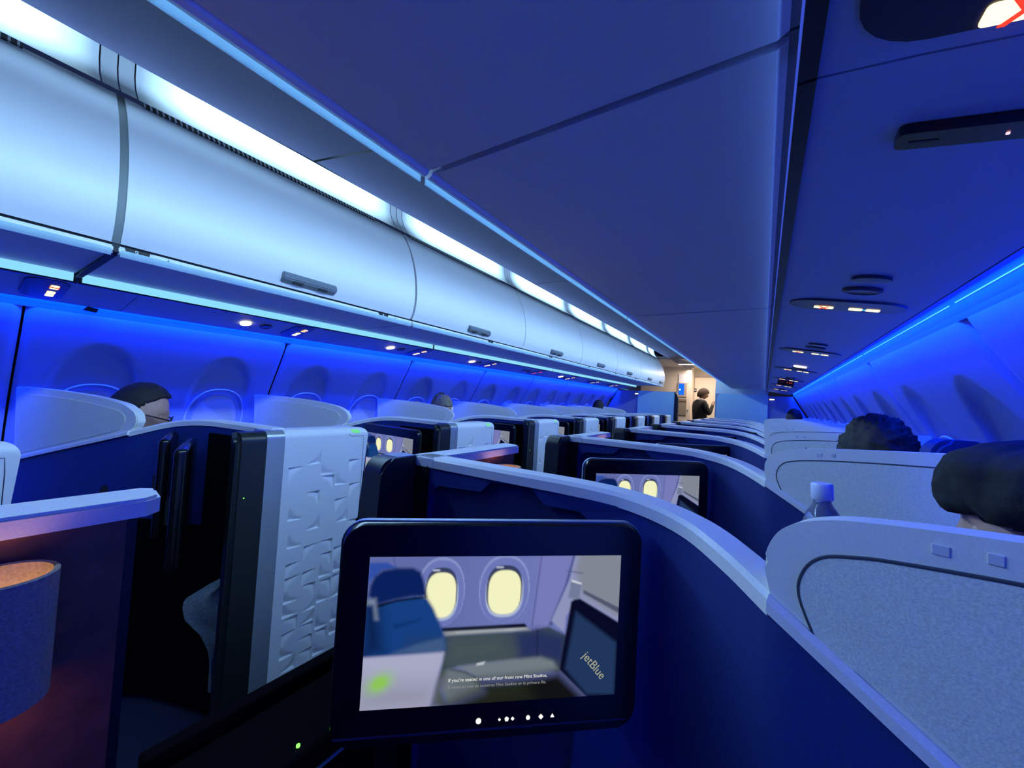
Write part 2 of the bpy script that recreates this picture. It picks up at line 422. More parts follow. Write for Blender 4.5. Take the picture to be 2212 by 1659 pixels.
def bins(side, y_first, n):
    cache = {}
    for j in range(n):
        y = y_first+BP*j; L = min(BP, Y1-y)
        if L < 0.3: continue
        if side < 0:
            label = ('white overhead bin ending at the wide grey-green gasket beside the row 9 placard', 'large white overhead bin above the row 9 placard, right of the wide gasket',
                     'white overhead bin above the placard of row seven', 'white overhead bin above the placard of row six', 'white overhead bin above the placard of row five',
                     'white overhead bin above the placard of row four', 'white overhead bin, second from the galley opening', 'white overhead bin at the galley opening')[j]
            grp = 'white overhead bins across the aisle'
        else:
            label = ('dim overhead bin behind the underside joint over the sensor bar', 'dim overhead bin over the black sensor bar')[j] if j < 2 else 'dim overhead bin with purple underside, %s ahead of the one over the sensor bar' % ORD[j-1]
            grp = 'dim overhead bins with service panels'
        root = empty('overhead_bin', (0, y, 0), label, 'overhead bin', grp)
        wide = 0.010 if (side < 0 and j in (0, 1)) else (0.004 if side < 0 else 0.006)
        for key, (b_, m, sm) in bin_parts(side, L, wide).items():
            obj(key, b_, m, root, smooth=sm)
        lt = obj('latch', latch_mesh(side), M_latch, root, smooth=30); lt.location = (0, L/2, 0); tag(lt, 'dark grey latch handle', None)
        for dy in (-0.055, 0.055):
            s_ = obj('latch_slot', slot_mesh(side), M_gap, lt); s_.location = (0, dy, 0)
        # vent grille along the top of the door, slats across it
        bm = new(); P = [(0.700, 2.180), (0.716, 2.199), (0.725, 2.196), (0.712, 2.175)]
        y0_, y1_ = 0.056, L-0.2
        prism(bm, P, lambda x, z: (side*x, y0_, z), lambda x, z: (side*x, y1_, z))
        gr = obj('vent_grille', bm, M_gap, root)
        bm = new(); q = y0_
        while q < y1_:
            prism(bm, [(0.699, 2.181), (0.714, 2.200), (0.718, 2.198), (0.704, 2.178)], lambda x, z: (side*x, q, z), lambda x, z: (side*x, q+0.005, z)); q += 0.0165
        sl = obj('vent_slats', bm, M_bin, gr); sl['kind'] = 'stuff'
        # luminous cove lens and its housing
        lp = [(0.716, 2.202), (0.740, 2.228), (0.765, 2.262), (0.785, 2.31), (0.79, 2.36)]
        bm = new(); m_ = 16; secs = []
        ya, yb = 0.045, L-0.045
        for i in range(m_+1):
            yy = ya+(yb-ya)*i/m_; secs.append([(side*x, yy, z) for x, z in lp])
        sweep(bm, secs, False, False)
        lens = obj('cove_lens', bm, M_lens, root, smooth=60); tag(lens, 'glowing cove light lens', None)
        for (ya, yb) in ((0.0, 0.043), (L-0.043, L)):
            bm = new(); a_ = ya+0.002; b_ = yb-0.002
            sweep(bm, [[(side*x, yy, z) for x, z in lp] for yy in (a_, b_)], False, False)
            obj('cove_end_cap', bm, M_bin, root, smooth=60)
        if side < 0 and j in (1,):
            bm = new(); sec = [(x-0.002, z) for x, z in DOOR]
            sweep(bm, [[(side*x, yy, z) for x, z in [(q_[0]+0.006, q_[1]) for q_ in sec]] for yy in (-0.012, 0.012)], False, False)
            g_ = obj('joint_filler', bm, M_gasket, root, smooth=60); tag(g_, 'wide grey-green gasket strip', None)
            bm = new(); prism(bm, [(0.583, 1.643), (0.588, 1.668), (0.61, 1.668), (1.10, 1.628), (1.10, 1.6265), (0.61, 1.637)], lambda x, z: (side*x, -0.008, z), lambda x, z: (side*x, 0.008, z))
            obj('underside_filler', bm, M_gap, root)
bins(-1, 0.297-BP, 8)
bins(1, 0.452-BP, 8)

# row placards hung on the lit rail
for k, num in enumerate(('9', '8', '7', '6', '5', '4', '3')):
    y = 0.345+0.945*k
    root = empty('row_placard', (-0.588, y, 1.655), 'small black row placard reading %s on the bin rail' % {'9': 'nine', '8': 'eight', '7': 'seven', '6': 'six', '5': 'five', '4': 'four', '3': 'three'}[num], 'placard', 'row placards on the bin rail')
    bm = new(); box(bm, -0.002, 0.004, -0.028, 0.030, -0.009, 0.010, 0.0015); obj('plate', bm, M_blackg, root)
    text('digit', num, 0.018, mat('digit_white', (0.85, 0.85, 0.85), 0.5), frame((0.0045, -0.006, -0.0062), (0, 1, 0), (0, 0, 1), (1, 0, 0)), root)
    bm = new(); box(bm, -0.002, 0.0035, 0.034, 0.105, -0.009, 0.008, 0.0012); obj('icon_plate', bm, M_rail, root)
    bm = new(); prism(bm, [(0.072, -0.004), (0.080, -0.004), (0.076, 0.005)], lambda a, b: (0.0036, a, b), lambda a, b: (0.0042, a, b)); obj('icon_mark', bm, M_latch, root)

# light strip and service-panel channel under each bin row
for side in (-1, 1):
    where = 'across the aisle' if side < 0 else 'above the hat-wearing passenger'
    y = (0.31-BP) if side < 0 else (0.47-2*BP)
    lens = [2.36, 2.3, 2.3, 2.2] if side < 0 else [2.38]*4
    ys = [-1.2, 0.297, 2.19, 4.25, 6.35, 8.0] if side < 0 else [-1.5, 0.47, 2.85, 5.23, 8.0]
    for q_, (a, b) in enumerate(zip(ys, ys[1:])):
        root = empty('light_strip', (side*1.095, (a+b)/2, 1.62), 'cyan light strip under the white bins, %s from the galley opening' % ORD[len(ys)-1-q_] if side < 0 else 'light strip turned to the aisle under the dim bins, %s from the galley' % ORD[len(ys)-1-q_], 'light strip', 'light strips ' + where)
        h = (b-a)/2-0.012
        bm = new(); prism(bm, [(1.108, 1.643), (1.107, 1.625), (1.108, 1.611), (1.116, 1.611), (1.116, 1.643)], lambda x, z: (side*(x-1.095), -h, z-1.62), lambda x, z: (side*(x-1.095), h, z-1.62))
        obj('lens', bm, E_strip if side < 0 else E_strip_b, root)
        bm = new(); prism(bm, [(1.117, 1.645), (1.117, 1.6105), (1.1085, 1.6105), (1.1085, 1.6045), (1.1245, 1.6045), (1.1245, 1.645)], lambda x, z: (side*(x-1.095), -h-0.01, z-1.62), lambda x, z: (side*(x-1.095), h+0.01, z-1.62))
        obj('housing', bm, M_black, root)
    # service panel channel, made of panels
    root = empty('trim_1' if side < 0 else 'trim_2', (side*1.28, 0, 1.6), kind='structure'); tag(root, 'dim service panel channel ' + where, 'trim')
    y = -1.6
    while y < Y1-0.05:
        L = min(1.04, Y1-y)
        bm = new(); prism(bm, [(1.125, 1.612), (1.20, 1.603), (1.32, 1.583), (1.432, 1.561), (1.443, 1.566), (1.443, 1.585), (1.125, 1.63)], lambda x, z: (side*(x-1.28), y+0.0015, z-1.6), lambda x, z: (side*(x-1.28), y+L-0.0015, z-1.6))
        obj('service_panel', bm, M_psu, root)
        y += 1.04
    bm = new(); prism(bm, [(1.436, 1.5605), (1.448, 1.562), (1.452, 1.575), (1.444, 1.60), (1.436, 1.60)], lambda x, z: (side*(x-1.28), -1.6, z-1.6), lambda x, z: (side*(x-1.28), Y1, z-1.6))
    obj('channel_lip', bm, mat('channel_lip', (0.10, 0.10, 0.16), 0.35), root)

# passenger service units
def slope_frame(side, x, y, drop=0.0):
    """frame on the service panel: local x outboard along slope, local y forward, local z downwards out of panel"""
    t = Vector((side*1.0, 0, -0.172)).normalized(); f = Vector((0, 1, 0)); n = t.cross(f)
    if n.z > 0: n = -n
    z = 1.612-(x-1.119)*0.163-drop
    return frame((side*x, y, z), t, f, n)
def psu(side, y, lit_read, label, sa=-0.045, sb=0.02, red=False):
    root = empty('service_unit', (0, 0, 0), label, 'service unit', 'overhead service units')
    root.matrix_world = slope_frame(side, 1.275, y)
    bm = new(); P = rrect(0.265, 0.115, 0.055, 6)
    prism(bm, P, lambda a, b: (a, b, -0.004), lambda a, b: (a*0.985, b*0.97, 0.003)); obj('plate', bm, M_psud, root, smooth=40)
    def sg(name, a, b, w, h, m, z0=0.003, parent=None):
        bm = new(); prism(bm, rrect(w, h, min(w, h)*0.2, 3, a, b), lambda p, q: (p, q, z0-0.002), lambda p, q: (p, q, z0+0.0015)); return obj(name, bm, m, parent or root)
    s1 = sg('smoking_sign', sa, sb, 0.046, 0.022, E_red if red else E_sign)
    if not red:
        for s in (-1, 1):
            bm = new(); c, d_ = 0.011, 0.0022
            prism(bm, [(sa-c, sb-s*0.013), (sa-c+2*d_, sb-s*0.013), (sa+c, sb+s*0.013), (sa+c-2*d_, sb+s*0.013)], lambda p, q: (p, q, 0.0040), lambda p, q: (p, q, 0.0056)); obj('cross_bar', bm, E_red, s1)
    s2 = sg('belt_sign', 0.028, 0.02, 0.030, 0.022, E_red if red else E_sign); s3 = sg('belt_sign', 0.066, 0.02, 0.030, 0.022, E_red if red else E_sign)
    sg('belt_mark', 0.047, 0.02, 0.010, 0.006, E_blue)
    bm = new(); lathe(bm, [(0.036, -0.004), (0.036, 0.002), (0.030, 0.005), (0.024, 0.003)], (0.012, -0.17, 0), 20, 1.1, 0.8)
    obj('air_nozzle', bm, M_psud, root, smooth=40)
    bm = new(); lathe(bm, [(0.030, -0.002), (0.030, 0.004), (0.022, 0.0045)], (0.012, -0.27, 0), 20, 1.2, 0.8)
    lamp = obj('reading_light', bm, E_read if lit_read else M_psud, root, smooth=40)
    return root
psu(1, 0.398, False, 'service unit with cream no-smoking sign and red cross, beside black sensor bar', -0.027, 0.043)
for k in range(1, 7):
    psu(1, 0.40+1.04*k, k in (3, 5), ('service unit with lit cream signs, %s ahead of the black sensor bar' if k not in (3, 5) else 'service unit with lit reading lamp, %s ahead of the black sensor bar') % ORD[k])
for k in range(0, 8):
    psu(-1, 0.235+0.975*k, k in (1, 2, 3, 5), (('service unit with lit reading lamp, %s ahead of the one beside the dark clip' if k in (1, 2, 3, 5) else 'service unit with reading lamp off, %s ahead of the one beside the dark clip') % ORD[k]) if k else 'service unit with lit signs beside the small dark clip', red=(k == 4))
# black sensor bar on the service channel
root = empty('sensor_bar', (0, 0, 0), 'long black sensor bar with a tiny red light on the service channel', 'sensor bar'); root.matrix_world = slope_frame(1, 1.29, 0.602)
bm = new(); prism(bm, rrect(0.165, 0.036, 0.008, 4), lambda a, b: (a, b, -0.003), lambda a, b: (a*0.98, b*0.9, 0.008)); obj('housing', bm, M_blackg, root, smooth=40)
bm = new(); lathe(bm, [(0.0016, 0.007), (0.0016, 0.0095)], (0.006, 0.002, 0), 10); obj('red_light', bm, emis('led_pink', (1.0, 0.35, 0.45), 2.5), root)
bm = new(); box(bm, -0.07, -0.045, 0.0, 0.004, 0.0075, 0.0088); obj('label_strip', bm, mat('dim_gold', (0.10, 0.08, 0.04), 0.6), root)
# dark display box far along the right channel
root = empty('display_box', (0, 0, 0), 'small black display box with red lights hanging under the far service channel', 'display'); root.matrix_world = slope_frame(1, 1.27, 4.75)
bm = new(); box(bm, -0.07, 0.07, -0.02, 0.02, 0.0, 0.05, 0.004); obj('housing', bm, M_blackg, root)
for a in (0.01, 0.03, 0.045):
    bm = new(); box(bm, a-0.004, a+0.004, -0.0215, -0.019, 0.014, 0.02); obj('red_light', bm, E_red, root)
# small dark clip hanging at the left channel edge
root = empty('panel_clip', (-1.462, 0.385, 1.553), 'small dark clip at the channel edge above the blue wall', 'clip')
bm = new(); prism(bm, [(-0.012, -0.008), (0.014, -0.012), (0.018, 0.006), (-0.004, 0.010)], lambda a, b: (-0.012, a*1.6, b), lambda a, b: (0.014, a*1.6, b)); obj('clip_body', bm, M_black, root)

# ------------------------------------------------------------------ front bulkheads and galley
def wall_poly(bm, P, y0, y1):
    return prism(bm, P, lambda x, z: (x, y0, z), lambda x, z: (x, y1, z))
def struct(name, bm, m, label, cat='wall', smooth=None):
    o = obj(name, bm, m, smooth=smooth); return tag(o, label, cat, kind='structure')
for side in (-1, 1):
    out = [(side*(x-0.004), z) for x, z in WP]
    bm = new(); wall_poly(bm, [(side*0.34, 0.0), (side*0.34, 1.545)]+out, Y1, Y1+0.05)
    struct('wall_front_left' if side < 0 else 'wall_front_right', bm, M_bulkd, 'blue-lit front bulkhead ' + ('left of the galley opening' if side < 0 else 'right of the galley opening'))
    # edge trim along the fuselage curve
    bm = new(); tube(bm, [(side*(x-0.006), Y1-0.006, z) for x, z in WP], 0.010, 6)
    o = struct('trim_3' if side < 0 else 'trim_4', bm, M_black, 'dark curved edge trim of the front bulkhead', 'trim')
bm = new(); P = rrect(0.70, 0.86, 0.06, 6, -0.715, 1.11); wall_poly(bm, P, Y1-0.03, Y1-0.002); o = tag(obj('cabin_divider', bm, M_bulk, smooth=40), 'light blue padded divider panel with black edge left of the galley opening', 'panel')
bm = new(); P = [(-0.365, 0.7), (-0.300, 0.7), (-0.300, 1.42), (-0.325, 1.50), (-0.365, 1.535)]; wall_poly(bm, P, Y1-0.034, Y1+0.06)
tag(obj('divider_post', bm, M_post), 'black padded post at the galley opening beside the light blue divider', 'post')
bm = new(); P = [(0.345, 0.7), (0.36, 1.44), (0.385, 1.525), (0.45, 1.548), (1.145, 1.548), (1.145, 0.7)]; wall_poly(bm, P, Y1-0.03, Y1-0.002)
tag(obj('cabin_divider', bm, M_bulk, smooth=40), 'light blue divider panel with a rounded top corner right of the galley opening', 'panel')
for side, x in ((-1, -1.09), (1, 1.20)):
    root = empty('wall_lamp', (x, Y1-0.004, 1.475), 'small warm lamp glowing on the blue bulkhead ' + ('left of the galley' if side < 0 else 'right of the galley'), 'lamp')
    bm = new(); box(bm, -0.045, 0.045, -0.012, 0, -0.014, 0.014, 0.004); obj('housing', bm, M_black, root)
    bm = new(); box(bm, -0.036, 0.036, -0.015, -0.011, -0.009, 0.009, 0.002); obj('lens', bm, E_read, root)
# monument wall over the right divider, galley side walls, ceiling, far wall
bm = new(); box(bm, 0.325, 1.15, Y1+0.06, 10.7, 0, 2.45); struct('wall_galley_right', bm, M_pale, 'pale monument wall right of the galley passage')
bm = new(); box(bm, -1.6, -0.405, 10.2, 10.75, 0, 2.45); struct('wall_galley_left', bm, M_cream, 'cream galley monument left of the passage')
bm = new(); box(bm, -1.9, 1.9, 10.70, 10.8, 0, 2.6); struct('wall_galley_back', bm, M_cream, 'cream wall at the far end of the galley')
bm = new(); box(bm, -1.5, 0.325, Y1+0.5, 10.7, 2.24, 2.3); struct('ceiling_galley', bm, M_cream, 'cream galley ceiling panel', 'ceiling')
bm = new(); box(bm, -1.9, 1.9, -2.3, -2.2, 0, 2.6); struct('wall_back', bm, M_bulkd, 'cabin bulkhead behind the rows')
# lavatory door
root = empty('door_1', (-0.10, 10.665, 0), 'cream lavatory door with a round dark sign behind the attendant', 'door', kind='structure')
bm = new(); box(bm, -0.30, 0.42, 0.0, 0.03, 0.05, 2.02, 0.01); obj('door_leaf', bm, M_cream, root)
bm = new(); P = [(-0.345, 0.05), (-0.345, 2.09), (0.47, 2.09), (0.47, 0.05), (0.43, 0.05), (0.43, 2.04), (-0.31, 2.04), (-0.31, 0.05)]; wall_poly(bm, P, -0.012, 0.035); obj('door_frame', bm, mat('frame_taupe', (0.42, 0.34, 0.30), 0.5), root)
bm = new(); prism(bm, [(0.048*math.cos(a*math.pi/12), 0.048*math.sin(a*math.pi/12)) for a in range(24)], lambda a, b: (-0.275+a, -0.004, 1.695+b), lambda a, b: (-0.275+a, 0.002, 1.695+b)); s_ = obj('round_sign', bm, mat('sign_navy', (0.02, 0.02, 0.05), 0.5), root)
bm = new(); box(bm, -0.322, -0.228, -0.007, -0.003, 1.685, 1.708); obj('sign_bar', bm, M_cream, s_)
# galley monument face
Yg = 10.195
root = empty('galley_unit', (-0.58, Yg, 0), 'cream galley unit with blue touch screen, taupe cupboard and latch', 'galley unit')
bm = new(); box(bm, -0.11, 0.10, -0.02, 0.0, 1.84, 2.06, 0.004); obj('upper_cupboard', bm, mat('cupboard_pale', (0.74, 0.72, 0.78), 0.5), root)
bm = new(); box(bm, -0.13, 0.085, -0.022, 0.0, 1.50, 1.835, 0.006); sc_ = obj('control_screen', bm, mat('screen_surround', (0.42, 0.33, 0.27), 0.6), root)
bm = new(); box(bm, -0.10, 0.025, -0.026, -0.02, 1.55, 1.825, 0.003); obj('display', bm, E_gscreen, sc_)
bm = new(); lathe(bm, [(0.020, 0), (0.020, 0.004)], (0, 0, 0), 12); bmesh.ops.rotate(bm, verts=bm.verts[:], cent=(0, 0, 0), matrix=Matrix.Rotation(math.pi/2, 3, 'X')); bmesh.ops.translate(bm, verts=bm.verts[:], vec=(-0.070, -0.026, 1.68)); obj('white_icon', bm, E_white, sc_)
bm = new(); box(bm, -0.13, 0.09, -0.015, 0.0, 1.05, 1.46, 0.006); cb = obj('cupboard', bm, M_creamd, root)
bm = new(); box(bm, -0.12, 0.08, -0.020, -0.013, 1.37, 1.41, 0.003); obj('cupboard_slot', bm, mat('slot_brown', (0.10, 0.07, 0.05), 0.6), cb)
bm = new(); box(bm, 0.105, 0.135, -0.02, 0.0, 1.165, 1.205, 0.004); obj('latch', bm, M_silver, root)
# galley ceiling lamp
root = empty('galley_light', (-0.30, 9.3, 2.235), 'slim white light fitting on the galley ceiling', 'lamp')
bm = new(); box(bm, -0.28, 0.28, -0.10, 0.10, -0.02, 0.0, 0.006); obj('housing', bm, M_white, root)
bm = new(); box(bm, -0.25, 0.25, -0.07, 0.07, -0.028, -0.019, 0.003); obj('lens', bm, emis('galley_lens', (1.0, 0.85, 0.75), 2.0), root)

# ------------------------------------------------------------------ suites
P_ = 0.94
RPATH = [(0.345, 0.712, 1.105), (0.63, 0.72, 1.105), (0.80, 0.722, 1.105), (0.90, 0.715, 1.10), (0.985, 0.685, 1.088), (1.05, 0.63, 1.07), (1.103, 0.58, 1.048)]
RRAIL = [(1.103, 0.58, 1.048), (1.20, 0.541, 0.992), (1.27, 0.513, 0.950), (1.50, 0.421, 0.80), (1.74, 0.325, 0.64)]
RWING = [(1.103, 1.048), (1.096, 1.085), (1.105, 1.118), (1.122, 1.138), (1.146, 1.150), (1.175, 1.158), (1.24, 1.168), (1.36, 1.181), (1.50, 1.194), (1.62, 1.205), (1.66, 1.207)]
LPATH = [(-0.40, 0.70, 1.105), (-0.614, 0.66, 1.108), (-0.756, 0.611, 1.110), (-0.90, 0.555, 1.092), (-1.033, 0.463, 1.046)]
LRAIL = [(-1.033, 0.463, 1.046), (-1.21, 0.391, 0.997), (-1.49, 0.279, 0.921), (-1.74, 0.18, 0.85)]
LWING = [(-1.033, 1.046), (-1.005, 1.08), (-1.02, 1.115), (-1.055, 1.138), (-1.10, 1.153), (-1.23, 1.172), (-1.40, 1.184), (-1.55, 1.189), (-1.64, 1.190)]

def offset_path(pts, d):
    out = []
    for i, p in enumerate(pts):
        a = pts[max(i-1, 0)]; b = pts[min(i+1, len(pts)-1)]
        t = Vector((b[0]-a[0], b[1]-a[1], 0)).normalized(); n = Vector((-t.y, t.x, 0))
        if n.y < 0: n = -n
        out.append(Vector(p)+n*d)
    return out
def cap_mesh(path, w0, w1, h, y0):
    """rounded coping swept along a path: w0 behind the path (toward -n), w1 ahead of it"""
    bm = new(); a = offset_path(path, -w0); b = offset_path(path, w1); a2 = offset_path(path, -w0+0.006); b2 = offset_path(path, w1-0.006)
    secs = []
    for i in range(len(path)):
        z = path[i][2]
        def q(v, dz): return (v.x, v.y-y0, z+dz)
        secs.append([q(a[i], -h), q(a[i], -0.007), q(a2[i], 0.0), q(b2[i], 0.0), q(b[i], -0.007), q(b[i], -h)])
    return sweep(bm, secs)
def shell_mesh(path, d0, d1, y0, zb=0.03, drop=0.02):
    bm = new(); a = offset_path(path, d0); b = offset_path(path, d1); secs = []
    for i in range(len(path)):
        z = path[i][2]-drop
        secs.append([(a[i].x, a[i].y-y0, zb), (a[i].x, a[i].y-y0, z), (b[i].x, b[i].y-y0, z), (b[i].x, b[i].y-y0, zb)])
    return sweep(bm, secs)
def poly_inset(P, d):
    out = []; n = len(P)
    for i in range(n):
        p0, p1, p2 = Vector(P[i-1]), Vector(P[i]), Vector(P[(i+1) % n])
        e1 = (p1-p0).normalized(); e2 = (p2-p1).normalized()
        n1 = Vector((-e1.y, e1.x)); n2 = Vector((-e2.y, e2.x)); m = (n1+n2)
        m = m/max(m.length_squared, 1e-6)*2
        out.append(tuple(p1+m*d*0.5*2/2))
    return out

DENTS = [(0.744, 0.964, 1, -1), (0.866, 0.966, -1, 1), (0.869, 0.92, 1, 1), (0.928, 0.915, -1, -1), (0.933, 0.869, 1, 1), (0.989, 0.967, 1, -1), (0.997, 0.867, 1, -1), (0.87, 0.861, -1, -1), (0.937, 0.814, 1, -1), (0.754, 0.765, 1, 1), (0.878, 0.715, -1, 1), (0.999, 0.718, -1, 1), (1.053, 0.713, -1, -1), (0.759, 0.664, 1, 1), (0.822, 0.657, 1, -1), (0.94, 0.659, -1, -1), (0.946, 0.616, 1, -1), (0.76, 0.608, 1, -1), (0.76, 0.557, 1, -1), (0.824, 0.559, 1, -1), (0.879, 0.508, -1, -1), (0.941, 0.607, -1, -1), (0.89, 0.514, 1, 1), (0.95, 0.517, 1, 1), (0.945, 0.502, -1, -1), (0.949, 0.505, 1, -1), (0.76, 0.463, 1, 1), (0.887, 0.405, -1, 1), (0.888, 0.417, 1, 1), (0.989, 0.414, -1, 1), (0.759, 0.413, 1, 1), (0.819, 0.406, -1, -1), (0.883, 0.358, -1, 1), (0.89, 0.314, 1, 1), (0.882, 0.357, -1, -1), (0.953, 0.316, 1, 1), (0.952, 0.265, 1, 1), (0.942, 0.307, -1, -1), (0.763, 0.355, 1, -1), (0.883, 0.309, -1, -1), (0.883, 0.256, -1, -1), (0.762, 0.263, 1, 1), (0.821, 0.212, -1, 1), (0.888, 0.214, 1, 1)]
def relief(y, z):
    d = 0.0; r = 0.060
    for (dy, dz, sy, sz) in DENTS:
        a = (y-dy)*sy; b = (z-dz)*sz
        if 0 < a < r and 0 < b < r:
            e = math.hypot(r-a, r-b)-r
            d = max(d, sstep(-0.013, 0.021, e)*sstep(0, 0.0035, a)*sstep(0, 0.0035, b)*(1-sstep(0.62*r, r, a))*(1-sstep(0.62*r, r, b)))
    return 0.0105*d

CAB_TOP = 1.10
def left_cab_face():
    """white aisle panel with moulded dents, rounded over its top edge; local y = abs y for row 0"""
    bm = new(); ny = 190; xs = -0.351; R = 0.030
    rows = [('f', 0.10+(CAB_TOP-R-0.10)*k/420) for k in range(421)]+[('r', math.radians(90*k/6)) for k in range(1, 7)]
    g = []
    for kind, v in rows:
        row = []
        for i in range(ny+1):
            u = i/ny
            if kind == 'f':
                z = v; x = xs
            else:
                z = CAB_TOP-R+R*math.sin(v); x = xs-R+R*math.cos(v)
            yend = 1.075-0.063*max(0, (CAB_TOP-z))/0.90
            y = 0.725+(yend-0.725)*u
            # round the far top corner
            cr = 0.035; cz = CAB_TOP-cr
            if z > cz:
                lim = yend-cr+math.sqrt(max(0, cr*cr-(z-cz)**2)); y = 0.725+(lim-0.725)*u
            if kind == 'f': x -= relief(y, z)
            row.append(bm.verts.new((x, y, z)))
        g.append(row)
    for a, b in zip(g, g[1:]):
        for i in range(ny): bm.faces.new((a[i], a[i+1], b[i+1], b[i]))
    return bm
def strip_over(y0, y1, zb, x0, xb, R, top):
    """vertical strip of the cabinet rounded over the top, from aisle face to back"""
    P = [(xb, zb), (x0, zb), (x0, top-R)]+[(x0-R+R*math.cos(a), top-R+R*math.sin(a)) for a in [math.radians(15*k) for k in range(1, 7)]]+[(xb, top)]
    bm = new(); prism(bm, P, lambda x, z: (x, y0, z), lambda x, z: (x, y1, z)); return bm

def seat(parent, cx, cy, ang, zhead=1.13):
    """seat unit with cushion, backrest, headrest, leg rest; ang = facing direction from +y, counter-clockwise"""
    M = Matrix.Translation((cx, cy, 0)) @ Matrix.Rotation(ang, 4, 'Z')
    def put(name, bm, m):
        bmesh.ops.transform(bm, matrix=M, verts=bm.verts[:]); return obj(name, bm, m, parent, smooth=40)
    bm = new(); box(bm, -0.22, 0.22, -0.02, 0.40, 0.34, 0.47, 0.035, 3); put('seat_cushion', bm, M_seat)
    bm = new(); prism(bm, [(-0.02, 0.40), (-0.10, 0.93), (-0.19, 0.93), (-0.14, 0.30)], lambda y, z: (-0.22, y, z), lambda y, z: (0.22, y, z))
    bmesh.ops.bevel(bm, geom=bm.edges[:], offset=0.03, segments=3, affect='EDGES'); put('backrest', bm, M_seat)
    bm = new(); box(bm, -0.16, 0.16, -0.21, -0.11, zhead-0.20, zhead, 0.03, 3); put('headrest', bm, M_seat)
    bm = new(); box(bm, -0.21, 0.21, 0.405, 0.465, 0.08, 0.44, 0.03, 3); put('leg_rest', bm, M_seat)

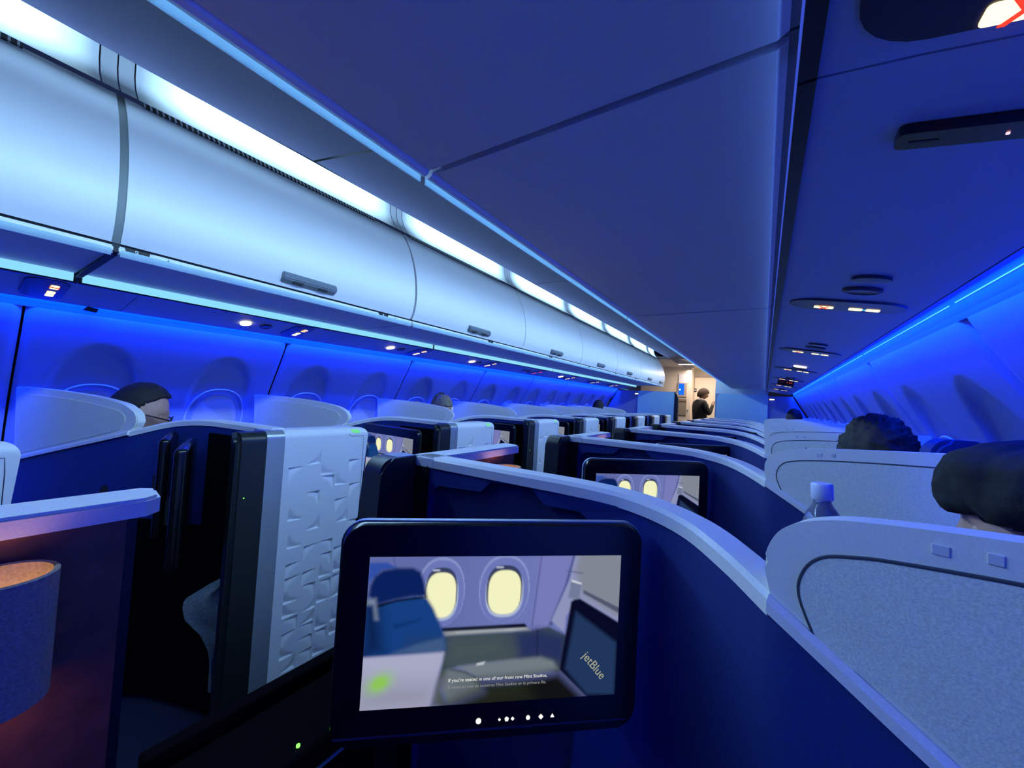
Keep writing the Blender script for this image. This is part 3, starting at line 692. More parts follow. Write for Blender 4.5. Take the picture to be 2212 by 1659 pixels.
def build_right(name, with_seat=True, zhead=1.05):
    y0 = 0.709
    root = empty(name, (0.70, y0, 0))
    T = Matrix.Translation((-0.70, 0, 0))
    def add(nm, bm, m, smooth=None, parent=None):
        bmesh.ops.translate(bm, verts=bm.verts[:], vec=(-0.70, 0, 0)); return obj(nm, bm, m, parent or root, smooth=smooth)
    path = catmull(RPATH, 6); rail = catmull(RRAIL, 4)
    add('partition_cap', cap_mesh(path, 0.004, 0.052, 0.026, y0), M_cap, 30)
    add('wing_rail', cap_mesh(rail[0:1]+rail[1:], 0.010, 0.012, 0.020, y0), M_cap, 30)
    flat = [p for p in path if p.x < 0.965]; curved = [p for p in path if p.x >= 0.90]
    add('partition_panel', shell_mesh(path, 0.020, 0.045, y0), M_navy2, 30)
    # face plate with the monitor pocket cut into it
    yb = 0.712-y0
    def fy(x):
        for a, b in zip(path, path[1:]):
            if a.x <= x <= b.x: return a.y+(b.y-a.y)*(x-a.x)/(b.x-a.x)-y0
        return path[-1].y-y0
    top = [(p.x, p.z-0.022) for p in flat]
    pocket = [(0.80, 0.55), (0.815, 1.035), (0.79, 1.050), (0.712, 1.047), (0.694, 1.063), (0.676, 1.079), (0.572, 1.071), (0.547, 1.045), (0.42, 1.037), (0.395, 1.02), (0.388, 0.98), (0.388, 0.03)]
    poly = top+[(flat[-1].x, 0.03), (0.80, 0.03)]+pocket+[(0.345, 0.03)]
    bm = new(); prism(bm, poly, lambda x, z: (x, fy(x)+0.002, z), lambda x, z: (x, fy(x)+0.021, z))
    add('face_plate', bm, M_navy)
    add('curved_shell', shell_mesh([p for p in path if p.x >= 0.955]+rail[1:], 0.0, 0.020, y0), M_navy, 40)
    # wing: plane y = 0.58 - 0.4 (x - 1.103)
    def wy(x): return 0.58-0.4*(x-1.103)-y0
    nrm = Vector((0.371, 0.928, 0))
    W = [(p.x, p.z) for p in catmull([(a, 0, b) for a, b in RWING], 4)]; lower = [(p.x, p.z-0.012) for p in rail[::-1] if p.x <= 1.67]
    poly = W+lower
    bm = new(); prism(bm, poly, lambda x, z: (x, wy(x), z), lambda x, z: (x+nrm.x*0.036, wy(x)+nrm.y*0.036, z))
    es = [e for e in bm.edges if abs((e.verts[0].co-e.verts[1].co).dot(nrm)) < 1e-4 and min(v.co.z-(1.048-0.58*(v.co.x-1.103)) for v in e.verts) > 0.01]
    bmesh.ops.bevel(bm, geom=es, offset=0.004, segments=2, affect='EDGES')
    wt = add('wing_panel', bm, M_wing, 50)
    ins = []
    Wi = catmull([(1.148, 0, 1.015), (1.131, 0, 1.06), (1.135, 0, 1.090), (1.150, 0, 1.110), (1.175, 0, 1.120), (1.205, 0, 1.127), (1.28, 0, 1.138), (1.40, 0, 1.150), (1.60, 0, 1.165)], 4)
    poly = [(p.x, p.z) for p in Wi]+[(1.60, 0.76), (1.50, 0.812), (1.27, 0.958), (1.20, 0.998)]
    bm = new(); prism(bm, poly, lambda x, z: (x-nrm.x*0.0025, wy(x)-nrm.y*0.0025, z), lambda x, z: (x+nrm.x*0.01, wy(x)+nrm.y*0.01, z))
    add('wing_fabric', bm, M_wingf)
    bm = new(); tube(bm, [(p.x-nrm.x*0.001, wy(p.x)-nrm.y*0.001, p.z) for p in Wi], 0.0022, 6, True, nrm); add('wing_seam', bm, M_seam)
    for xx, w in ((1.232, 0.012), (1.262, 0.010)):
        bm = new(); box(bm, -w/2, w/2, -0.0012, 0.001, -0.005, 0.005, 0.0008)
        bmesh.ops.transform(bm, matrix=Matrix.Translation((xx, wy(xx), 1.153+0.11*(xx-1.262))) @ Matrix.Rotation(-0.38, 4, 'Z'), verts=bm.verts[:])
        add('coat_button', bm, mat('button_grey', (0.60, 0.62, 0.66), 0.4))
    # post at the aisle corner
    bm = new(); P = [(0.002, 0.0), (0.002, 1.103), (-0.055, 1.103)]+[(-0.075-0.035*math.sin(a), 1.068+0.035*math.cos(a)) for a in [math.radians(18*k) for k in range(0, 6)]]+[(-0.125, 0.72), (-0.125, 0.0)]
    prism(bm, P, lambda y, z: (0.276, y, z), lambda y, z: (0.344, y, z))
    bmesh.ops.bevel(bm, geom=[e for e in bm.edges if abs(e.verts[0].co.x-e.verts[1].co.x) < 1e-5], offset=0.006, segments=2, affect='EDGES')
    po = add('aisle_post', bm, M_post, 30)
    bm = new(); box(bm, 0.283, 0.338, -0.058, 0.0, 1.1025, 1.1045); add('post_top', bm, M_silver)
    # aisle console running forward: body, inner panel, white outer panel, coping
    bm = new(); box(bm, 0.335, 0.385, 0.0, 0.40, 0.0, 1.082); add('console_body', bm, M_black)
    bm = new(); box(bm, 0.384, 0.392, 0.055, 0.388, 0.10, 1.080); add('console_inner', bm, M_wood)
    bm = new(); box(bm, 0.324, 0.336, 0.01, 0.40, 0.10, 1.084, 0.004); add('aisle_panel', bm, M_white)
    bm = new(); prism(bm, [(0.326, 0.0), (0.400, 0.0), (0.400, 0.405), (0.385, 0.422), (0.340, 0.428), (0.326, 0.415)], lambda x, y: (x, y, 1.081), lambda x, y: (x, y, 1.105))
    bmesh.ops.bevel(bm, geom=[e for e in bm.edges if e.verts[0].co.z > 1.1 and e.verts[1].co.z > 1.1], offset=0.004, segments=2, affect='EDGES'); add('console_cap', bm, M_cap, 30)
    # low door leaf across the entry
    bm = new(); box(bm, 0.315, 0.345, -0.50, -0.12, 0.02, 0.700, 0.005); add('door_leaf', bm, M_matte)
    if with_seat: seat(root, 1.40-0.70, 0.775-y0, 0.0, zhead)
    return root

def build_left(name):
    y0 = 0.665
    root = empty(name, (-0.70, y0, 0))
    def add(nm, bm, m, smooth=None, parent=None):
        bmesh.ops.translate(bm, verts=bm.verts[:], vec=(0.70, 0, 0)); return obj(nm, bm, m, parent or root, smooth=smooth)
    path = catmull(LPATH, 6); rail = catmull(LRAIL, 4)
    add('partition_cap', cap_mesh(path, 0.004, 0.050, 0.024, y0), M_cap, 30)
    add('wing_rail', cap_mesh(rail, 0.010, 0.012, 0.018, y0), M_cap, 30)
    add('partition_panel', shell_mesh(path+rail[1:], 0.0, 0.045, y0), M_navy, 40)
    clad = [p for p in path if p.x > -0.73]
    add('footwell_shade_cladding', shell_mesh(clad, -0.014, -0.001, y0, 0.03, 0.050), M_matte, 40)  # black cladding added to darken the shadowed suite interior
    clad = [p for p in path if p.x > -1.02]
    bm = new(); a_ = offset_path(clad, -0.020); b_ = offset_path(clad, -0.001)
    sweep(bm, [[(p.x, p.y-y0, 0.03), (p.x, p.y-y0, 0.70), (q.x, q.y-y0, 0.70), (q.x, q.y-y0, 0.03)] for p, q in zip(a_, b_)]); add('footwell_shade_box', bm, M_matte, 40)  # lower black layer, the suite's inner shadow put in as colour
    def wy(x): return 0.463+0.4*(x+1.033)-y0
    nrm = Vector((-0.371, 0.928, 0))
    poly = [(p.x, p.z) for p in catmull([(a, 0, b) for a, b in LWING], 4)]+[(p.x, p.z-0.012) for p in rail[::-1] if p.x > -1.66]
    bm = new(); prism(bm, poly, lambda x, z: (x, wy(x), z), lambda x, z: (x+nrm.x*0.034, wy(x)+nrm.y*0.034, z))
    es = [e for e in bm.edges if abs((e.verts[0].co-e.verts[1].co).dot(nrm)) < 1e-4 and min(v.co.z-(1.046+0.27*(v.co.x+1.033)) for v in e.verts) > 0.01]
    bmesh.ops.bevel(bm, geom=es, offset=0.004, segments=2, affect='EDGES'); add('wing_panel', bm, M_wing, 50)
    Wi = catmull([(-1.085, 0, 1.045), (-1.06, 0, 1.085), (-1.075, 0, 1.110), (-1.11, 0, 1.124), (-1.23, 0, 1.142), (-1.40, 0, 1.155), (-1.60, 0, 1.162)], 4)
    poly = [(p.x, p.z) for p in Wi]+[(-1.60, 0.90), (-1.21, 1.008)]
    bm = new(); prism(bm, poly, lambda x, z: (x-nrm.x*0.0025, wy(x)-nrm.y*0.0025, z), lambda x, z: (x+nrm.x*0.01, wy(x)+nrm.y*0.01, z)); add('wing_fabric', bm, M_wingf)
    # cabinet on the aisle: black post, silver strip, white moulded face, top, logo plate
    bm = strip_over(0.570-y0, 0.664-y0, 0.0, -0.352, -0.405, 0.036, 1.097)
    bmesh.ops.bevel(bm, geom=[e for e in bm.edges if abs(e.verts[0].co.y-e.verts[1].co.y) < 1e-5 and e.verts[0].co.y < -0.05], offset=0.018, segments=3, affect='EDGES'); add('aisle_post', bm, M_post, 40)
    bm = new(); lathe(bm, [(0.0018, 0), (0.0018, 0.002)], (0, 0, 0), 8); bmesh.ops.rotate(bm, verts=bm.verts[:], cent=(0, 0, 0), matrix=Matrix.Rotation(math.pi/2, 3, 'Y')); bmesh.ops.translate(bm, verts=bm.verts[:], vec=(-0.352, 0.605-y0, 0.88)); add('status_light', bm, E_led)
    add('silver_strip', strip_over(0.665-y0, 0.7245-y0, 0.05, -0.351, -0.455, 0.030, 1.0995), M_silver, 40)
    fm = left_cab_face(); bmesh.ops.translate(fm, verts=fm.verts[:], vec=(0, -y0, 0)); face = add('aisle_panel', fm, M_white, 55)
    bm = new(); P = [(-0.362, 0.0), (-0.362, 1.066), (-0.383, 1.0985), (-0.455, 1.0985), (-0.455, 0.0)]
    a_ = [(x, 0.726-y0, z) for x, z in P]; b_ = [(x, (1.070-0.063*max(0, 1.1-z)/0.90-(0.03 if z > 1.09 else 0.004))-y0, z) for x, z in P]
    sweep(bm, [a_, b_]); add('cabinet_body', bm, M_white, 30)
    # logo plate outline and lit mint-green mark on the top far corner
    lx = -0.351; pl = [(0.965, 1.092), (0.983, 1.073), (0.992, 1.066), (1.05, 1.064), (1.052, 1.03), (1.052, 0.40)]
    def onface(y, z, d=0.0004):
        R = 0.030
        if z > CAB_TOP-R:
            v = min(1.0, (z-(CAB_TOP-R))/R); a = math.asin(v); return (lx-R+(R+d)*math.cos(a), y-y0, CAB_TOP-R+(R+d)*math.sin(a))
        return (lx+d, y-y0, z)
    bm = new(); tube(bm, [onface(y, z) for y, z in pl], 0.0009, 4); add('plate_seam', bm, M_seam, None, )
    bm = new(); lp = [(0.990, 1.0945), (1.020, 1.0945), (1.033, 1.086), (1.033, 1.076), (1.006, 1.076), (0.994, 1.084)]
    q = [(0.990, 1.092), (1.022, 1.092), (1.034, 1.085), (1.034, 1.077), (1.006, 1.078), (0.995, 1.084)]
    prism(bm, q, lambda y, z: onface(y, z, 0.0003), lambda y, z: onface(y, z, 0.0012)); lg = add('lit_leaf_mark', bm, E_green); tag(lg, 'glowing mint-green leaf mark', None)
    seat(root, -1.35+0.70, 0.65-y0, 0.0, 1.05)
    return root

left0 = build_left('seat_suite')
right0 = build_right('seat_suite')
GL, GR = 'suites with white moulded aisle panels', 'suites with navy partition and grey wing'
def lab(o, l, g): o['label'] = l; o['category'] = 'suite'; o['group'] = g
lab(left0, 'suite with white dented aisle panel, black post and glasses-wearing man behind its wing', GL)
LNAME = {-1: 'suite with white aisle panel cut off behind the wing of the glasses-wearing man', 1: 'white-panelled suite with stowed lit monitor, next ahead of the glasses-wearing man',
         2: 'suite with white aisle panel whose wing shelters the passenger wearing headphones'}
for k in (-1, 1, 2, 3, 4, 5, 6, 7):
    o = copy_tree(left0); o.location.y += P_*k
    lab(o, LNAME.get(k, 'white-panelled suite with black post, %s ahead of the glasses-wearing man' % ORD[max(k, 0)]), GL)
lab(right0, 'navy suite with grey wing carrying the large lit monitor, hat wearer seated behind', GR)
RNAME = {1: 'navy partition suite with grey wing behind the water bottle and second lit monitor', 2: 'navy partition suite with grey wing ahead of the spiky dark-haired passenger'}
for k in (1, 2, 3, 4, 5, 6, 7):
    o = copy_tree(right0); o.location.y += P_*k
    lab(o, RNAME.get(k, 'navy suite with grey wing, %s ahead of the one before the hat wearer' % ORD[k]), GR)
# the photographer's own suite: only its aisle console stands in view, no seat (the camera is in it)
own = copy_tree(right0); own.location.y -= P_
lab(own, 'aisle console with white coping and brown inner panel carrying the fabric lamp', GR)
for ch in list(own.children):
    if ch.name.split('.')[0] in ('seat_cushion', 'backrest', 'headrest', 'leg_rest', 'door_leaf'): bpy.data.objects.remove(ch)

# fabric wall lamp on the own console
lampr = empty('wall_lamp', (0.44, 0.035, 0.92), 'grey fabric capsule lamp glowing warm inside, on the brown console', 'lamp')
def capsule(bm, hw, hl, z0, z1, thick):
    def ring(e, z): return [(x, y, z) for x, y in rrect((hw+e)*2, (hl+e)*2, min(hw, hl)+e-0.0005, 10)]
    sweep(bm, [ring(0, z0), ring(0, z1), ring(-thick*0.5, z1+0.0015), ring(-thick, z1), ring(-thick, z0)], True, False)
bm = new(); capsule(bm, 0.040, 0.060, 0.004, 0.135, 0.005); obj('shade', bm, M_lampb, lampr, smooth=40)
bm = new(); prism(bm, rrect(0.066, 0.106, 0.032, 8), lambda a, b: (a, b, 0.06), lambda a, b: (a, b, 0.066)); obj('diffuser', bm, E_warm, lampr)
bm = new(); box(bm, -0.050, -0.035, -0.02, 0.02, 0.03, 0.10); obj('bracket', bm, M_black, lampr)
for nm, z, d, e in (('lamp_up', 0.07, 1, 0.10), ('lamp_down', 0.0, -1, 0.035)):
    L = area('lamp_glow', (0.44, 0.035, 0.92+z), (0, 0, d), 0.05, 0.09, (1.0, 0.50, 0.20), e)
for k in (0, 1, 2, 3):
    lm = copy_tree(lampr); lm.location.y += P_*(k+1)
    lm['label'] = 'capsule lamp under a console coping, %s ahead of the near fabric lamp' % ORD[k+1]; lm['group'] = 'console lamps in the suites ahead'
    area('lamp_glow', (0.44, 0.035+P_*(k+1), 0.99), (0, 0, 1), 0.05, 0.09, (1.0, 0.50, 0.20), 0.10)

# ------------------------------------------------------------------ video monitors
W_, H_ = 0.403, 0.227
PIC = [('p', [(0.659, -0.01), (0.818, -0.01), (0.706, 0.506), (0.635, 0.498)], (0.1812, 0.1946, 0.4678), 0.02, 1.0),
       ('p', [(0.795, -0.02), (0.813, -0.019), (0.781, 0.179), (0.72, 0.491), (0.705, 0.489), (0.766, 0.203)], (0.0612, 0.0802, 0.2623), 0.006, 1.0),
       ('p', [(0.805, -0.028), (1.033, -0.016), (1.043, 0.527), (0.83, 0.313), (0.775, 0.428), (0.773, 0.548), (0.715, 0.456), (0.781, 0.179)], (0.2623, 0.2874, 0.491), 0.006, 1.0),
       ('p', [(0.823, -0.027), (1.033, -0.016), (1.042, 0.492), (0.84, 0.279), (0.805, 0.102)], (0.2159, 0.2384, 0.2961), 0.02, 1.0),
       ('p', [(0.844, 0.245), (1.04, 0.412), (1.041, 0.456), (0.845, 0.271)], (0.0802, 0.0931, 0.1559), 0.004, 1.0),
       ('p', [(0.769, 0.104), (0.837, 0.122), (0.837, 0.132), (0.769, 0.113)], (0.0908, 0.107, 0.2232), 0.004, 0.8),
       ('p', [(0.659, -0.002), (0.664, -0.001), (0.64, 0.49), (0.634, 0.49)], (0.0612, 0.0802, 0.2423), 0.003, 0.7),
       ('p', [(0.084, -0.003), (0.087, -0.003), (0.1, 0.086), (0.096, 0.086)], (0.0452, 0.0612, 0.2051), 0.003, 0.7),
       ('e', (0.271, 0.237, 0.091, 0.233), (0.305, 0.3763, 0.6795), 2.2, 0.01, 0.55),
       ('e', (0.272, 0.247, 0.086, 0.222), (0.1441, 0.1812, 0.4678), 2.2, 0.02, 1),
       ('e', (0.272, 0.263, 0.066, 0.17), (0.402, 0.4678, 0.6445), 2.6, 0.04, 1.0),
       ('e', (0.272, 0.242, 0.061, 0.167), (0.0382, 0.0482, 0.1144), 2.6, 0.04, 1.0),
       ('e', (0.272, 0.26, 0.057, 0.152), (0.8879, 0.8879, 0.5395), 2.7, 0.04, 1.0),
       ('p', [(0.237, 0.088), (0.263, 0.087), (0.261, 0.098), (0.236, 0.098)], (0.5149, 0.5457, 0.6795), 0.003, 1.0),
       ('e', (0.518, 0.226, 0.101, 0.236), (0.305, 0.3763, 0.6795), 2.2, 0.01, 0.55),
       ('e', (0.518, 0.236, 0.096, 0.225), (0.1441, 0.1812, 0.4678), 2.2, 0.02, 1),
       ('e', (0.519, 0.252, 0.075, 0.17), (0.402, 0.4678, 0.6445), 2.6, 0.04, 1.0),
       ('e', (0.518, 0.231, 0.071, 0.168), (0.0382, 0.0482, 0.1144), 2.6, 0.04, 1.0),
       ('e', (0.519, 0.249, 0.065, 0.152), (0.8879, 0.8879, 0.5395), 2.7, 0.04, 1.0),
       ('p', [(0.482, 0.072), (0.51, 0.071), (0.508, 0.082), (0.481, 0.082)], (0.5149, 0.5457, 0.6795), 0.003, 1.0),
       ('p', [(0.281, 0.482), (0.607, 0.47), (0.618, 0.492), (0.61, 0.504), (0.282, 0.51)], (0.0044, 0.006, 0.0262), 0.004, 1.0),
       ('p', [(0.282, 0.508), (0.618, 0.498), (0.636, 0.523), (0.319, 0.537), (0.283, 0.542)], (0.305, 0.3325, 0.3515), 0.006, 1.0),
       ('p', [(0.333, 0.508), (0.613, 0.499), (0.616, 0.513), (0.338, 0.525)], (0.4287, 0.4678, 0.5149), 0.004, 0.6),
       ('p', [(0.287, 0.543), (0.319, 0.535), (0.636, 0.523), (0.705, 0.498), (0.781, 0.566), (0.777, 0.771), (0.753, 0.819), (0.581, 0.718), (0.357, 0.743), (0.298, 0.775)], (0.0423, 0.0648, 0.0931), 0.008, 1.0),
       ('p', [(0.577, 0.542), (0.66, 0.514), (0.778, 0.57), (0.777, 0.763), (0.68, 0.711), (0.595, 0.72)], (0.0194, 0.0296, 0.107), 0.03, 1.0),
       ('p', [(0.316, 0.567), (0.504, 0.549), (0.556, 0.689), (0.366, 0.728), (0.31, 0.72)], (0.0685, 0.0976, 0.0931), 0.06, 0.7),
       ('p', [(0.658, 0.513), (0.663, 0.514), (0.667, 0.709), (0.662, 0.708)], (0.008, 0.0116, 0.0452), 0.004, 0.8),
       ('p', [(0.352, 0.746), (0.484, 0.725), (0.581, 0.714), (0.68, 0.707), (0.731, 0.739), (0.758, 0.803), (0.584, 0.843), (0.439, 0.833), (0.391, 0.781)], (0.162, 0.1946, 0.2232), 0.012, 1.0),
       ('p', [(0.293, 0.774), (0.325, 0.759), (0.372, 0.77), (0.439, 0.829), (0.45, 0.921), (0.326, 1.001), (0.301, 0.904)], (0.1329, 0.162, 0.1878), 0.012, 1.0),
       ('p', [(0.325, 0.755), (0.381, 0.779), (0.444, 0.834), (0.439, 0.841), (0.377, 0.791), (0.321, 0.766)], (0.0452, 0.0612, 0.0844), 0.006, 0.8),
       ('p', [(0.439, 0.854), (0.584, 0.848), (0.763, 0.812), (0.87, 0.987), (1.052, 1.022), (1.057, 1.285), (0.307, 1.137), (0.322, 1.004), (0.45, 0.921)], (0.0052, 0.006, 0.007), 0.04, 1.0),
       ('p', [(0.331, 0.981), (0.44, 0.878), (0.609, 0.872), (0.636, 0.977), (0.397, 1.026)], (0.0252, 0.0343, 0.0176), 0.07, 0.6),
       ('p', [(0.258, 1.0), (0.272, 0.851), (0.296, 0.718), (0.307, 0.776), (0.296, 0.895), (0.322, 1.012)], (0.0296, 0.0482, 0.0296), 0.02, 1.0),
       ('p', [(0.426, 0.73), (0.459, 0.719), (0.451, 0.741), (0.424, 0.745)], (0.5149, 0.5457, 0.5776), 0.004, 1.0),
       ('p', [(0.794, 0.327), (0.807, 0.311), (0.83, 0.306), (1.043, 0.527), (1.057, 1.285), (0.875, 0.996), (0.76, 0.803)], (0.0024, 0.003, 0.0176), 0.006, 1.0),
       ('p', [(0.816, 0.398), (0.998, 0.632), (0.997, 1.0), (0.88, 0.986), (0.783, 0.798)], (0.0144, 0.0369, 0.107), 0.012, 1.0),
       ('p', [(0.791, 0.181), (0.833, 0.202), (0.828, 0.308), (0.78, 0.301)], (0.162, 0.1946, 0.314), 0.005, 1.0),
       ('p', [(0.793, 0.173), (0.834, 0.196), (0.833, 0.206), (0.792, 0.185)], (0.6795, 0.7157, 0.7529), 0.004, 1.0),
       ('p', [(-0.001, 0.039), (0.064, 0.036), (0.1, 0.074), (0.048, 0.086), (0.015, 0.143), (-0.001, 0.181)], (0.0273, 0.0762, 0.3763), 0.008, 1.0),
       ('p', [(-0.007, 0.275), (0.037, 0.315), (0.127, 0.276), (0.185, 0.263), (0.221, 0.28), (0.247, 0.348), (0.271, 0.44), (0.293, 0.528), (0.302, 0.614), (0.29, 0.657), (-0.005, 0.658)], (0.007, 0.0482, 0.2159), 0.01, 1.0),
       ('p', [(-0.011, 0.283), (0.041, 0.319), (0.071, 0.622), (-0.005, 0.658)], (0.0024, 0.007, 0.0482), 0.05, 0.85),
       ('p', [(0.101, 0.452), (0.198, 0.416), (0.189, 0.431), (0.111, 0.469)], (0.003, 0.0176, 0.107), 0.012, 0.7),
       ('p', [(0.156, 0.523), (0.292, 0.527), (0.303, 0.622), (0.29, 0.657), (0.128, 0.646)], (0.013, 0.0423, 0.15), 0.03, 0.7),
       ('p', [(0.102, 0.638), (0.193, 0.583), (0.292, 0.546), (0.301, 0.614), (0.29, 0.648)], (0.0612, 0.1221, 0.2542), 0.012, 0.7),
       ('p', [(0.005, 0.253), (0.007, 0.19), (0.022, 0.128), (0.05, 0.089), (0.1, 0.074), (0.162, 0.075), (0.192, 0.105), (0.208, 0.183), (0.219, 0.265), (0.158, 0.267), (0.097, 0.287), (0.037, 0.315)], (0.003, 0.0144, 0.107), 0.01, 1.0),
       ('p', [(0.032, 0.318), (0.106, 0.285), (0.219, 0.266), (0.219, 0.277), (0.106, 0.298), (0.037, 0.335)], (0.0009, 0.0024, 0.013), 0.006, 1.0),
       ('p', [(-0.003, 0.283), (0.031, 0.273), (0.044, 0.414), (0.033, 0.413), (0.024, 0.318), (-0.002, 0.315)], (0.2232, 0.2831, 0.3763), 0.012, 0.7),
       ('p', [(-0.014, 0.659), (0.295, 0.643), (0.297, 0.653), (0.292, 0.709), (0.272, 0.851), (0.254, 1.008), (-0.004, 1.015)], (0.3813, 0.3916, 0.552), 0.01, 1.0),
       ('p', [(-0.009, 0.828), (0.272, 0.851), (0.254, 1.008), (-0.004, 1.015)], (0.2542, 0.2542, 0.3515), 0.08, 0.8)]
GLOW = (0.065, 0.829, 0.051, 0.071)
def picture(u, v):
    """safety-film frame; u 0..1 left-right, v 0..1 top-down; linear rgb"""
    def mix(a, b, t): return tuple(x+(y-x)*t for x, y in zip(a, b))
    def sm(a, b, t):
        if a == b: return float(t > a)
        t = max(0.0, min(1.0, (t-a)/(b-a))); return t*t*(3-2*t)
    def poly(P, soft=0.006):
        d = 1e9; ins = False; n = len(P); x, y = u, v*0.57
        for i in range(n):
            x0, y0 = P[i][0], P[i][1]*0.57; x1, y1 = P[(i+1) % n][0], P[(i+1) % n][1]*0.57
            if (y0 > y) != (y1 > y) and x < (x1-x0)*(y-y0)/(y1-y0)+x0: ins = not ins
            dx, dy = x1-x0, y1-y0; t = max(0, min(1, ((x-x0)*dx+(y-y0)*dy)/(dx*dx+dy*dy+1e-9)))
            d = min(d, math.hypot(x-x0-t*dx, y-y0-t*dy))
        return sm(-soft, soft, d if ins else -d)
    def ell(cx, cy, rx, ry, p=2.8, soft=0.06):
        r = (abs((u-cx)/rx)**p+abs((v-cy)/ry)**p)**(1/p); return 1-sm(1-soft, 1+soft, r)
    c = mix((0.115, 0.145, 0.38), (0.15, 0.18, 0.46), sm(0.2, 0.6, u))
    for e in PIC:
        if e[0] == 'p':
            xs = [q[0] for q in e[1]]; ys = [q[1] for q in e[1]]
            if min(xs)-e[3] <= u <= max(xs)+e[3] and min(ys)-2*e[3] <= v <= max(ys)+2*e[3]: c = mix(c, e[2], poly(e[1], e[3])*e[4])
        else: c = mix(c, e[2], ell(*e[1], e[3], e[4])*e[5])
    g = math.exp(-(((u-GLOW[0])/GLOW[2])**2+((v-GLOW[1]+0.5*(u-GLOW[0]))/GLOW[3])**2)*1.6)
    c = mix(c, (0.26, 0.55, 0.10), min(1.0, g*1.25))
    return c
def display_mesh():
    nu, nv = 236, 134
    verts = []; faces = []; cols = []
    for j in range(nv+1):
        for i in range(nu+1):
            u, v = i/nu, j/nv
            verts.append(((u-0.5)*W_, 0, (0.5-v)*H_)); cols.append(picture(u, v))
    for j in range(nv):
        for i in range(nu):
            a = j*(nu+1)+i; faces.append((a, a+nu+1, a+nu+2, a+1))
    me = bpy.data.meshes.new('display'); me.from_pydata(verts, [], faces); me.update()
    at = me.color_attributes.new('picture', 'FLOAT_COLOR', 'POINT')
    for i, c in enumerate(cols): at.data[i].color = (*c, 1)
    m = bpy.data.materials.new('screen_picture'); m.use_nodes = True; nt = m.node_tree
    nt.nodes.remove(nt.nodes['Principled BSDF'])
    e = nt.nodes.new('ShaderNodeEmission'); a = nt.nodes.new('ShaderNodeVertexColor'); a.layer_name = 'picture'
    nt.links.new(a.outputs['Color'], e.inputs[0]); e.inputs[1].default_value = 1.0
    nt.links.new(e.outputs[0], nt.nodes['Material Output'].inputs[0]); me.materials.append(m)
    return me
DISP = display_mesh()
def monitor(label, group, detail=True):
    """faces local -y; origin at its lower centre"""
    root = empty('video_monitor', (0, 0, 0), label, 'monitor', group)
    zc = 0.173
    bm = new(); P = rrect(0.486, 0.334, 0.034, 8)
    secs = [[(a*s, y, zc+b*s) for a, b in P] for s, y in ((0.985, -0.016), (1.0, -0.010), (1.0, 0.012), (0.96, 0.020))]
    sweep(bm, secs); obj('housing', bm, M_blackg, root, smooth=40)
    bm = new(); P2 = rrect(0.490, 0.338, 0.035, 8)
    a = [(x, -0.004, zc+z) for x, z in P2]; b = [(x, 0.006, zc+z) for x, z in P2]
    sweep(bm, [a, b]); obj('rim', bm, M_silver if detail else M_post, root, smooth=40)
    d = obj('display', DISP, None, root); d.location = (0.002, -0.0166, zc+0.004)
    bm = new(); box(bm, -0.235, 0.225, -0.0175, -0.0155, 0.022, 0.0245); obj('bezel_line', bm, mat('bezel_line', (0.06, 0.05, 0.09), 0.35), root)
    if detail:
        ax, ay, az = (1, 0, 0), (0, 0, 1), (0, -1, 0)
        text('subtitle', "If you're seated in one of our front row Mint Studios,", 0.0073, E_text, frame((-0.071, -0.0170, 0.0985), ax, ay, az), d.parent, 0.00005)
        text('subtitle', "Si estás en uno de nuestros Mint Studios en la primera fila.", 0.0066, E_text2, frame((-0.071, -0.0170, 0.0885), ax, ay, az), d.parent, 0.00005)
        ca, sa = math.cos(math.radians(-38)), math.sin(math.radians(-38))
        text('picture_logo', 'jetBlue', 0.019, E_logo, frame((0.143, -0.0170, 0.128), (0.66, 0, -0.751), (0.751, 0, 0.66), (0, -1, 0)), d.parent, 0.00005)
        for x, r, sh in ((-0.020, 0.0042, 12), (0.013, 0.0020, 4), (0.0245, 0.0034, 5), (0.034, 0.0026, 4), (0.059, 0.0034, 6), (0.080, 0.0038, 4), (0.099, 0.0034, 3)):
            bm = new(); prism(bm, [(r*math.cos(2*math.pi*k/sh+math.pi/2), r*math.sin(2*math.pi*k/sh+math.pi/2)) for k in range(sh)], lambda a, b: (x+a, -0.0172, 0.036+b), lambda a, b: (x+a, -0.0160, 0.036+b)); obj('touch_icon', bm, E_white, root)
    bm = new(); tube(bm, [(0.0, 0.018, 0.15), (0.06, 0.06, 0.13), (0.16, 0.065, 0.10)], 0.014, 8); obj('arm', bm, M_black, root, smooth=60)
    return root
ang = math.radians(42.15)
m0 = monitor('large lit monitor showing the safety film on the nearest navy partition', 'video monitors')
m0.location = (0.736, 0.530, 0.725); m0.rotation_euler = (0, 0, ang)
m1 = copy_tree(m0); m1.location.y += P_; m1['label'] = 'lit monitor partly hidden behind the nearest partition coping, same film playing'
for k in (2, 3, 4):
    o = copy_tree(m0); o.location.y += P_*k+0.02*k; o.location.z -= 0.012; o.location.x += 0.02; o['label'] = 'monitor mostly hidden behind coping, %s ahead of the large lit monitor' % ORD[k]
mL = monitor('stowed lit monitor facing aft behind the white aisle panel across the aisle', 'video monitors', False)
mL.location = (-0.682, 1.475, 0.72); mL.rotation_euler = (0, 0, math.radians(-1.5))
for k in (2, 3, 4):
    o = copy_tree(mL); o.location.y += P_*(k-1); o['label'] = 'stowed monitor behind a white aisle panel, %s ahead of the lit stowed one' % ORD[k-1]
